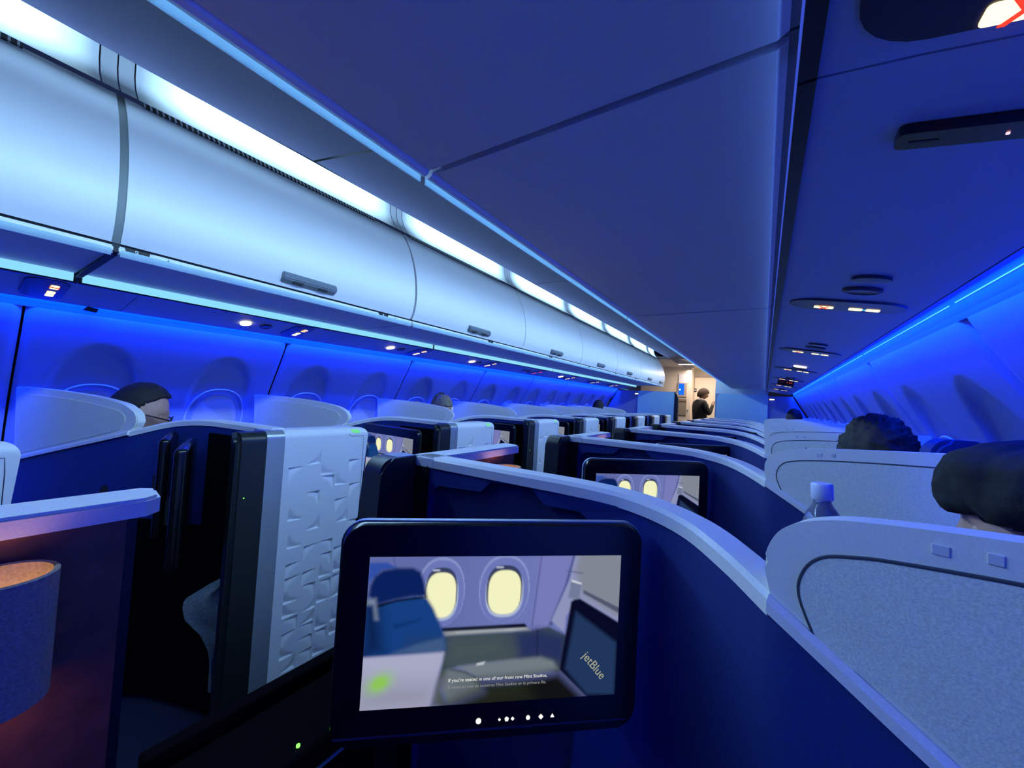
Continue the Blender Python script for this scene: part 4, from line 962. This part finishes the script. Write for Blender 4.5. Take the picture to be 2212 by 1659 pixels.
# edge-on pair beside the man with glasses: monitor and its folding cover
def slab(name, label, p0, p1, z0, z1, w):
    root = empty(name, ((p0[0]+p1[0])/2, (p0[1]+p1[1])/2, z0), label, 'monitor')
    L = math.hypot(p1[0]-p0[0], p1[1]-p0[1]); root.rotation_euler = (0, 0, math.atan2(p1[1]-p0[1], p1[0]-p0[0]))
    bm = new(); box(bm, -L/2, L/2, -w/2, w/2, 0, z1-z0, 0.014, 3); obj('housing', bm, M_blackg, root, smooth=40)
    bm = new(); box(bm, -L/2+0.02, L/2-0.02, -w*0.12, w*0.12, z1-z0-0.001, z1-z0+0.001); obj('top_groove', bm, M_black, root)
    bm = new(); box(bm, -0.03, 0.03, w/2-0.004, w/2+0.02, 0.12, 0.2); obj('hinge', bm, M_black, root)
slab('video_monitor', 'black monitor seen edge-on beneath the partition of the glasses-wearing man, rear slab of two', (-0.655, 0.470), (-0.97, 0.590), 0.70, 1.052, 0.034)
slab('monitor_cover', 'black slab standing edge-on in front of the edge-on monitor', (-0.43, 0.452), (-0.70, 0.560), 0.66, 1.046, 0.038)

# ------------------------------------------------------------------ people
M_skin1 = mat('skin_light', (0.52, 0.30, 0.22), 0.5, noise_amt=0.08, noise_scale=60)
M_skin2 = mat('skin_brown', (0.22, 0.10, 0.06), 0.5, noise_amt=0.08, noise_scale=60)
M_hair_d = mat('hair_dark', (0.012, 0.010, 0.012), 0.75, noise_amt=0.4, noise_scale=120, bump=0.6, bump_scale=220)
M_hair_b = mat('hair_brown', (0.035, 0.014, 0.007), 0.7, noise_amt=0.4, noise_scale=90, bump=0.6, bump_scale=160)
M_hair_g = mat('hair_greyblond', (0.20, 0.17, 0.13), 0.6, noise_amt=0.45, noise_scale=40, bump=0.5, bump_scale=120)
M_hat = mat('hat_black', (0.010, 0.011, 0.013), 0.9, noise_amt=0.4, noise_scale=300, bump=0.3)
M_coat = mat('coat_black', (0.012, 0.011, 0.013), 0.85, noise_amt=0.3, noise_scale=200)

def skin_mesh(joints, edges, radii, root, sub=2):
    me = bpy.data.meshes.new('tmp'); names = list(joints)
    me.from_pydata([joints[n] for n in names], [(names.index(a), names.index(b)) for a, b in edges], []); me.update()
    o = bpy.data.objects.new('tmp', me); COL.objects.link(o)
    sk = o.modifiers.new('skin', 'SKIN'); sk.use_smooth_shade = True
    sv = me.skin_vertices[0].data
    for i, n in enumerate(names):
        r = radii[n]; r = (r, r) if not isinstance(r, tuple) else r
        sv[i].radius = r; sv[i].use_root = (n == root)
    sb = o.modifiers.new('sub', 'SUBSURF'); sb.levels = sub; sb.render_levels = sub
    dg = bpy.context.evaluated_depsgraph_get()
    res = bpy.data.meshes.new_from_object(o.evaluated_get(dg)); bpy.data.objects.remove(o)
    return res

def head_bm(seed=0):
    """head facing +y, centre at origin, about 0.23 tall"""
    bm = new(); bmesh.ops.create_uvsphere(bm, u_segments=36, v_segments=28, radius=1.0)
    for v in bm.verts:
        x, y, z = v.co
        X, Y, Z = x*0.076, y*0.096, z*0.116
        if z < 0: X *= 1-0.28*(-z)**1.4; Y *= 1-0.10*(-z)
        if y > 0:
            Y += 0.024*math.exp(-((X/0.012)**2+((Z+0.022)/0.026)**2))          # nose
            Y += 0.006*math.exp(-((Z-0.022)/0.010)**2)*math.exp(-(X/0.05)**2)   # brow
            for s in (-1, 1): Y -= 0.012*math.exp(-(((X-s*0.031)/0.016)**2+((Z-0.003)/0.012)**2))
            Y += 0.006*math.exp(-((X/0.022)**2+((Z+0.062)/0.009)**2))           # lips
            Y += 0.008*math.exp(-((X/0.025)**2+((Z+0.098)/0.018)**2))           # chin
        v.co = (X, Y, Z)
    for s in (-1, 1):
        r = bmesh.ops.create_uvsphere(bm, u_segments=10, v_segments=8, radius=1.0)
        bmesh.ops.scale(bm, verts=r['verts'], vec=(0.008, 0.018, 0.032)); bmesh.ops.translate(bm, verts=r['verts'], vec=(s*0.079, -0.008, -0.008))
        r = bmesh.ops.create_uvsphere(bm, u_segments=10, v_segments=8, radius=0.011)
        bmesh.ops.translate(bm, verts=r['verts'], vec=(s*0.031, 0.073, 0.002))
    return bm
def hair_bm(thick, front, back, curl, seed, lump=40):
    bm = new(); bmesh.ops.create_uvsphere(bm, u_segments=64, v_segments=48, radius=1.0)
    kill = []
    for v in bm.verts:
        x, y, z = v.co
        n = noise.noise(Vector((x, y, z))*3.1+Vector((seed, 0, 0)))
        n2 = noise.noise(Vector((x, y, z))*lump/4+Vector((0, seed, 0)))
        line = (front if y > 0 else back)+(front-back)*0.0
        t = max(0.0, min(1.0, (y+0.5)/1.1)); lim = back+(front-back)*t*t*(3-2*t)
        if z < lim+0.05*n: kill.append(v)
        e = 1+thick/0.1*(1+0.25*n)+curl*n2
        v.co = (x*0.078*e, y*0.099*e, z*0.119*e)
    bmesh.ops.delete(bm, geom=kill, context='VERTS')
    bmesh.ops.solidify(bm, geom=bm.faces[:], thickness=0.01)
    return bm
def hand_joints(J, E, R, side, wrist, fwd, up, r=0.0085, curl=0.6, tag_=''):
    """five-finger hand rooted at wrist; fwd along the palm, up = back of the hand"""
    w = Vector(wrist); f = Vector(fwd).normalized(); u = Vector(up); u = (u-f*u.dot(f)).normalized(); l = f.cross(u)*side
    k = side_name(side)+tag_
    J['palm'+k] = w+f*0.05; E.append(('wrist'+k, 'palm'+k)); R['palm'+k] = (0.034, 0.016)
    for i, (o, ln) in enumerate(((-0.030, 0.068), (-0.010, 0.078), (0.010, 0.073), (0.029, 0.058))):
        b = w+f*0.092+l*o; J['k%d%s' % (i, k)] = b; R['k%d%s' % (i, k)] = r*1.12
        d = f; p = b; E.append(('palm'+k, 'k%d%s' % (i, k))); prev = 'k%d%s' % (i, k)
        for s in range(2):
            d = (d*math.cos(curl)-u*math.sin(curl)); p = p+d*ln*0.5; nm = 'f%d%d%s' % (i, s, k); J[nm] = p; R[nm] = r*(0.95-0.15*s); E.append((prev, nm)); prev = nm
            u2 = u
    t = w+f*0.035-l*0.045-u*0.012; J['t0'+k] = t; R['t0'+k] = r*1.2; E.append(('palm'+k, 't0'+k))
    J['t1'+k] = t+f*0.04-l*0.015-u*0.012; R['t1'+k] = r; E.append(('t0'+k, 't1'+k))
def side_name(s): return '_r' if s > 0 else '_l'

def person(name, label, loc, yaw, pose, skin, cloth, head_rot=(0, 0, 0), head_off=(0, 0, 0), hair=None, group=None, dz=0.0):
    root = empty(name, loc, label, 'person', group); root.rotation_euler = (0, 0, yaw)
    J = {}; E = []; R = {}
    for k, v in pose.items():
        if k[0] == '_': continue
        J[k] = Vector(v)+Vector((0, 0, dz if k not in ('ankle_r', 'ankle_l', 'toe_r', 'toe_l', 'knee_r', 'knee_l', 'hip_r', 'hip_l', 'pelvis') else 0))
    E += [('pelvis', 'spine'), ('spine', 'chest'), ('chest', 'neck'), ('neck', 'headbase')]
    R.update(pelvis=(0.17, 0.13), spine=(0.15, 0.12), chest=(0.17, 0.13), neck=0.058, headbase=0.054)
    for s in ('_r', '_l'):
        E += [('chest', 'shoulder'+s), ('shoulder'+s, 'elbow'+s), ('elbow'+s, 'wrist'+s), ('pelvis', 'hip'+s), ('hip'+s, 'knee'+s), ('knee'+s, 'ankle'+s), ('ankle'+s, 'toe'+s)]
        R.update({'shoulder'+s: 0.062, 'elbow'+s: 0.045, 'wrist'+s: 0.028, 'hip'+s: 0.09, 'knee'+s: 0.062, 'ankle'+s: 0.042, 'toe'+s: 0.036})
    J2, E2, R2 = dict(J), list(E), {k: (tuple(q*1.14 for q in v) if isinstance(v, tuple) else v*1.16) for k, v in R.items()}
    for k in ('headbase',):
        J2.pop(k); E2 = [e for e in E2 if k not in e]
    R2['neck'] = 0.062
    for s, sn in ((1, '_r'), (-1, '_l')):
        fw = J['wrist'+sn]-J['elbow'+sn]
        hand_joints(J, E, R, s, J['wrist'+sn], pose.get('_hf'+sn, fw), pose.get('_hu'+sn, (0, -0.3, 1)), curl=0.6)
    me = skin_mesh(J, E, R, 'pelvis')
    bm = new(); bm.from_mesh(me); bpy.data.meshes.remove(me)
    hb = head_bm(); HM = Matrix.Translation(J['headbase']+Vector((0, 0.02, 0.075))+Vector(head_off)) @ (Matrix.Rotation(head_rot[2], 4, 'Z') @ Matrix.Rotation(head_rot[0], 4, 'X') @ Matrix.Rotation(head_rot[1], 4, 'Y'))
    bmesh.ops.transform(hb, matrix=HM, verts=hb.verts[:]); tm = bpy.data.meshes.new('t'); hb.to_mesh(tm); hb.free(); bm.from_mesh(tm); bpy.data.meshes.remove(tm)
    obj('body', bm, skin, root, smooth=180)
    me = skin_mesh(J2, E2, R2, 'pelvis'); me.materials.clear(); me.materials.append(cloth); me.name = 'clothing'
    obj('clothing', me, None, root)
    if hair:
        hbm = hair_bm(*hair[0]); bmesh.ops.transform(hbm, matrix=HM, verts=hbm.verts[:]); obj('hair', hbm, hair[1], root, smooth=180)
    return root, HM
SIT = dict(pelvis=(0, 0, 0.52), spine=(0, -0.04, 0.70), chest=(0, -0.04, 0.88), neck=(0, -0.02, 1.02), headbase=(0, 0.0, 1.06),
           shoulder_r=(0.17, -0.03, 0.95), shoulder_l=(-0.17, -0.03, 0.95), elbow_r=(0.22, 0.07, 0.73), elbow_l=(-0.22, 0.07, 0.73),
           wrist_r=(0.15, 0.27, 0.68), wrist_l=(-0.15, 0.27, 0.68), hip_r=(0.09, 0.0, 0.51), hip_l=(-0.09, 0.0, 0.51),
           knee_r=(0.10, 0.36, 0.54), knee_l=(-0.10, 0.36, 0.54), ankle_r=(0.10, 0.36, 0.12), ankle_l=(-0.10, 0.36, 0.12), toe_r=(0.11, 0.47, 0.06), toe_l=(-0.11, 0.47, 0.06))

SITN = dict(SIT); SITN.update(shoulder_r=(0.15, 0.0, 0.93), shoulder_l=(-0.15, 0.0, 0.93), elbow_r=(0.17, 0.14, 0.74), elbow_l=(-0.17, 0.14, 0.74), wrist_r=(0.08, 0.32, 0.68), wrist_l=(-0.08, 0.32, 0.68))
# man with glasses, head bowed
yaw = math.radians(-18)
r_, HM = person('person', 'person with short dark hair and black glasses, head bowed behind the grey wing', (-1.245, 0.565, 0), yaw, SITN, M_skin1, M_coat,
                head_rot=(math.radians(-20), 0, 0), head_off=(0, -0.05, -0.004), hair=((0.010, 0.66, -0.35, 0.035, 3.0, 46), M_hair_d), dz=-0.02)
gl = empty('eyeglasses', (0, 0, 0), 'black-rimmed eyeglasses worn by the person with bowed head', 'eyeglasses')
gl.matrix_world = Matrix.Translation((-1.245, 0.565, 0)) @ Matrix.Rotation(yaw, 4, 'Z') @ HM @ Matrix.Translation((0, 0.012, -0.012))
M_spec = mat('spectacle_black', (0.008, 0.008, 0.01), 0.4)
for s in (-1, 1):
    P = [(s*0.033+0.024*math.cos(a), 0.104, 0.004+0.019*math.sin(a)) for a in [2*math.pi*k/20 for k in range(21)]]
    bm = new(); tube(bm, P, 0.0030, 6); obj('rim', bm, M_spec, gl, smooth=60)
    bm = new(); tube(bm, [(s*0.057, 0.104, 0.010), (s*0.082, 0.092, 0.012), (s*0.086, 0.0, 0.008), (s*0.084, -0.012, -0.004)], 0.0034, 6); obj('temple', bm, M_spec, gl, smooth=60)
bm = new(); tube(bm, [(-0.010, 0.104, 0.006), (0, 0.107, 0.010), (0.010, 0.104, 0.006)], 0.0026, 6); obj('bridge', bm, M_spec, gl)
# passenger with headphones two suites ahead across the aisle
person('person', 'person with streaked grey-blond hair wearing headphones beside a grey wing across the aisle', (-1.31, 2.52, 0), math.radians(-100), SIT, M_skin1, M_coat, head_rot=(math.radians(-8), 0, 0), hair=((0.012, 0.30, -0.75, 0.03, 9.0, 22), M_hair_g), dz=-0.01)
hp = empty('headphones', (-1.31, 2.52, 0), 'headphones worn by the person with streaked hair', 'headphones'); hp.rotation_euler = (0, 0, math.radians(-100))
hz = 1.06+0.065
bm = new(); tube(bm, [(0.098*math.cos(a), 0.0, hz+0.005+0.135*math.sin(a)) for a in [math.pi*k/16 for k in range(17)]], 0.007, 8); obj('headband', bm, M_black, hp, smooth=60)
for s in (-1, 1):
    bm = new(); lathe(bm, [(0.036, 0), (0.036, 0.022), (0.022, 0.03)], (0, 0, 0), 16); bmesh.ops.rotate(bm, verts=bm.verts[:], cent=(0, 0, 0), matrix=Matrix.Rotation(s*math.pi/2, 3, 'Y')); bmesh.ops.translate(bm, verts=bm.verts[:], vec=(s*0.092, 0.0, hz)); ec = obj('ear_cup', bm, M_white, hp, smooth=40)
# far passenger, dark hair only
person('person', 'person with dark hair just showing above the last wing across the aisle', (-1.30, 6.35, 0), math.radians(-20), SIT, M_skin2, M_coat, hair=((0.012, 0.15, -0.5, 0.03, 5.0, 30), M_hair_d), dz=0.035)
# hat wearer beside the camera's side wall, lifting a bottle
HATX, HATY = 1.482, 0.985
pose = dict(SITN); pose['elbow_l'] = (-0.16, 0.13, 0.78); pose['wrist_l'] = (-0.268, 0.075, 0.925); pose['_hf_l'] = (0.02, 0.0, 1.0); pose['_hu_l'] = (0.55, -0.83, 0)
r_, HM = person('person', 'person wearing a soft black hat seated by the window, holding a water bottle', (HATX, HATY, 0), math.radians(30), pose, M_skin1, M_coat, head_rot=(math.radians(-6), 0, math.radians(34)), head_off=(0, -0.02, -0.03), hair=((0.012, 0.30, -0.98, 0.04, 2.0, 30), M_hair_d), dz=-0.01)
ht = empty('hat', (0, 0, 0), 'soft bulging black hat on the passenger by the window', 'hat')
ht.matrix_world = Matrix.Translation((HATX, HATY, 0)) @ Matrix.Rotation(math.radians(30), 4, 'Z') @ HM @ Matrix.Translation((0, -0.012, 0.072))
bm = new(); lathe(bm, [(0.084, -0.050), (0.106, -0.042), (0.121, -0.022), (0.125, 0.004), (0.119, 0.034), (0.100, 0.060), (0.070, 0.076), (0.035, 0.084), (0.001, 0.086)], (0, 0, 0), 64, 0.98, 1.12)
bmesh.ops.subdivide_edges(bm, edges=bm.edges[:], cuts=2, use_grid_fill=True)
for v in bm.verts: v.co += v.co.normalized()*(0.012*noise.noise(v.co*14)+0.006*noise.noise(v.co*40))
obj('crown', bm, M_hat, ht, smooth=180)
bm = new(); lathe(bm, [(0.080, -0.052), (0.088, -0.052), (0.090, -0.036), (0.086, -0.030), (0.080, -0.034)], (0, 0, 0), 40, 0.98, 1.14, False)
obj('band', bm, M_hat, ht, smooth=60)
# spiky dark hair passenger one suite ahead, and a smaller dark head beside
person('person', 'person with tousled spiky black hair above the second grey wing', (1.415, 1.72, 0), math.radians(24), SIT, M_skin2, M_coat, hair=((0.020, -0.2, -0.8, 0.15, 4.0, 95), M_hair_d), dz=0.0)
person('person', 'person with dark hair just above the far wings on the bottle side', (1.44, 6.42, 0), math.radians(20), SIT, M_skin2, M_coat, hair=((0.012, 0.1, -0.7, 0.03, 8.0, 30), M_hair_d), dz=0.06)
# dark draped garment with two stiff points beside the spiky-haired passenger
gm = empty('draped_jacket', (1.165, 1.55, 0.85), 'black jacket hung over the partition with two pointed collar tips', 'jacket')
bm = new(); P = [(-0.05, -0.06), (-0.042, 0.12), (-0.020, 0.272), (-0.008, 0.29), (0.006, 0.288), (0.012, 0.312), (0.018, 0.288), (0.034, 0.292), (0.040, 0.318), (0.046, 0.284), (0.060, 0.20), (0.085, 0.12), (0.10, -0.06)]
prism(bm, P, lambda a, b: (a, -0.03, b), lambda a, b: (a*0.9+0.005, 0.035, b*0.97))
bmesh.ops.bevel(bm, geom=[e for e in bm.edges], offset=0.004, segments=2, affect='EDGES'); obj('cloth', bm, M_hat, gm, smooth=60)
# headrest of the seat beside spiky hair, with pale stripes
hr = empty('seat_headrest', (1.545, 1.60, 1.10), 'blue ribbed seat headrest rising beside the spiky-haired passenger', 'headrest'); hr.rotation_euler = (0, 0, math.radians(22))
bm = new(); prism(bm, rrect(0.15, 0.24, 0.05, 6, 0, 0.0), lambda a, b: (a, -0.03, b), lambda a, b: (a, 0.03, b)); bmesh.ops.bevel(bm, geom=[e for e in bm.edges if abs(e.verts[0].co.y-e.verts[1].co.y) < 1e-5], offset=0.012, segments=2, affect='EDGES'); obj('cushion', bm, M_seat, hr, smooth=50)
for q in range(4):
    bm = new(); box(bm, -0.045, 0.045, -0.0335, -0.029, 0.03+0.014*q, 0.034+0.014*q, 0.001); obj('rib', bm, mat('rib_blue', (0.16, 0.20, 0.40), 0.5), hr)
# stand-alone stray dark sleeve in the fourth suite
sv = empty('dark_bag', (1.0, 3.72, 0.95), 'dark soft bag lying behind a far navy partition', 'bag')
bm = new(); bmesh.ops.create_uvsphere(bm, u_segments=20, v_segments=14, radius=1.0)
for v in bm.verts: v.co = Vector((v.co.x*0.14, v.co.y*0.08, v.co.z*0.12))*(1+0.12*noise.noise(v.co*2.2))
obj('bag_body', bm, M_hat, sv, smooth=180)
bm = new(); tube(bm, [(-0.08, 0, 0.08), (-0.04, 0, 0.135), (0.04, 0, 0.135), (0.08, 0, 0.08)], 0.008, 6); obj('handle', bm, M_hat, sv)

# attendant standing in the galley
AT = dict(pelvis=(0, 0, 0.92), spine=(0, -0.02, 1.10), chest=(0, -0.02, 1.28), neck=(0, 0.01, 1.44), headbase=(0, 0.03, 1.49),
          shoulder_r=(0.19, -0.02, 1.37), shoulder_l=(-0.19, -0.02, 1.37), elbow_r=(0.24, 0.08, 1.12), elbow_l=(-0.24, 0.0, 1.10),
          wrist_r=(0.10, 0.22, 1.34), wrist_l=(-0.22, 0.12, 0.88), hip_r=(0.10, 0, 0.90), hip_l=(-0.10, 0, 0.90),
          knee_r=(0.11, 0.02, 0.50), knee_l=(-0.11, 0.02, 0.50), ankle_r=(0.11, -0.02, 0.09), ankle_l=(-0.11, -0.02, 0.09), toe_r=(0.12, 0.12, 0.05), toe_l=(-0.12, 0.12, 0.05))
AX, AY, AYAW = -0.105, 9.6, math.radians(-58)
r_, HM = person('person', 'person in dark uniform with curly brown hair and patterned scarf standing in galley', (AX, AY, 0), AYAW, AT, M_skin2, M_coat, head_rot=(math.radians(-12), 0, math.radians(-14)), hair=((0.026, 0.32, -0.55, 0.06, 6.0, 36), M_hair_b))
sc = empty('scarf', (AX, AY, 0), 'patterned cream and dark scarf around the attendant\'s neck', 'scarf'); sc.rotation_euler = (0, 0, AYAW)
ms = bpy.data.materials.new('scarf_pattern'); ms.use_nodes = True; nt = ms.node_tree
ck = nt.nodes.new('ShaderNodeTexVoronoi'); ck.inputs['Scale'].default_value = 60; rp = nt.nodes.new('ShaderNodeValToRGB')
rp.color_ramp.elements[0].color = (0.02, 0.015, 0.02, 1); rp.color_ramp.elements[1].color = (0.75, 0.62, 0.55, 1); rp.color_ramp.elements[0].position = 0.35; rp.color_ramp.elements[1].position = 0.5
tc = nt.nodes.new('ShaderNodeTexCoord'); nt.links.new(tc.outputs['Object'], ck.inputs['Vector']); nt.links.new(ck.outputs['Distance'], rp.inputs['Fac']); nt.links.new(rp.outputs['Color'], nt.nodes['Principled BSDF'].inputs['Base Color'])
bm = new(); tube(bm, [(0.075*math.cos(a), 0.01+0.075*math.sin(a), 1.435+0.012*math.cos(2*a)-0.018*math.sin(a)) for a in [2*math.pi*k/24 for k in range(25)]], 0.024, 10); obj('loop', bm, ms, sc, smooth=180)
bm = new(); tube(bm, [(0.05, 0.09, 1.42), (0.07, 0.125, 1.33), (0.06, 0.135, 1.22)], [0.022, 0.026, 0.014], 10); obj('tail', bm, ms, sc, smooth=180)
bm = new(); tube(bm, [(0.11, 0.03, 1.44), (0.115, 0.10, 1.36), (0.08, 0.14, 1.22), (0.04, 0.15, 1.12)], 0.007, 6); obj('lapel_piping', bm, mat('piping_tan', (0.5, 0.30, 0.22), 0.6), sc)

# ------------------------------------------------------------------ small things
# water bottle in the hat wearer's hand
bt = empty('water_bottle', (1.195, 0.945, 0.975), 'clear plastic water bottle with pale cap held above the wing', 'bottle'); bt.rotation_euler = (math.radians(0), math.radians(-3), 0)
M_pet = mat('bottle_clear', (0.75, 0.82, 0.95), 0.06, trans=0.85)
bm = new(); lathe(bm, [(0.001, 0.0), (0.029, 0.0), (0.032, 0.006), (0.032, 0.060), (0.030, 0.064), (0.032, 0.068), (0.032, 0.090), (0.026, 0.108), (0.016, 0.124), (0.0135, 0.130), (0.0135, 0.142)], (0, 0, 0), 24); obj('bottle_body', bm, M_pet, bt, smooth=60)
bm = new(); lathe(bm, [(0.0165, 0.134), (0.0175, 0.136), (0.0175, 0.162), (0.015, 0.165), (0.001, 0.165)], (0, 0, 0), 24); obj('bottle_cap', bm, mat('cap_pale', (0.62, 0.66, 0.85), 0.35), bt, smooth=40)
# pale cloth hanging in the entry of the suite across the aisle
jk = empty('hanging_blanket', (-0.56, 0.65, 0.14), 'grey-green blanket hanging beside the black post across the aisle', 'blanket')
bm = new(); g = []
edge = [(0.0, -0.024), (0.03, -0.027), (0.10, -0.030), (0.16, -0.040), (0.22, -0.062), (0.29, -0.108), (0.33, -0.116), (0.36, -0.112), (0.385, -0.05), (0.40, 0.0)]
for k in range(33):
    z = 0.40*k/32
    for (z0, e0), (z1, e1) in zip(edge, edge[1:]):
        if z0 <= z <= z1: e = e0+(e1-e0)*(z-z0)/(z1-z0)
    row = []
    for i in range(17):
        u = i/16; y = e+(0.075-e)*u if z > 0.12 else e+(0.012-e)*u+0.0*u
        row.append(bm.verts.new((0.012*math.sin(u*9+z*14)+0.010*noise.noise(Vector((u*3, z*9, 0.3)))*1.5, y, z)))
    g.append(row)
for a, b in zip(g, g[1:]):
    for i in range(16): bm.faces.new((a[i], a[i+1], b[i+1], b[i]))
bmesh.ops.solidify(bm, geom=bm.faces[:], thickness=0.006); obj('cloth', bm, mat('blanket_grey', (0.42, 0.50, 0.50), 0.95, noise_amt=0.25, noise_scale=120, bump=0.4), jk, smooth=60)
# green status light and slim tray edge on the dark console under the monitor
tr = empty('side_tray', (0.425, 0.31, 0.50), 'dark console tray with green status light and thin metal edge under the large monitor', 'tray')
bm = new(); box(bm, -0.070, 0.075, -0.19, 0.20, -0.48, 0.185, 0.01); obj('tray_body', bm, M_matte, tr)
bm = new(); lathe(bm, [(0.003, 0.184), (0.003, 0.188)], (0.052, 0.055, 0), 10); obj('status_light', bm, E_led, tr)
bm = new(); tube(bm, [(0.079, 0.05, 0.150), (0.079, 0.125, 0.152)], 0.003, 6); obj('metal_edge', bm, mat('edge_teal', (0.35, 0.55, 0.62), 0.3, metal=0.6), tr)
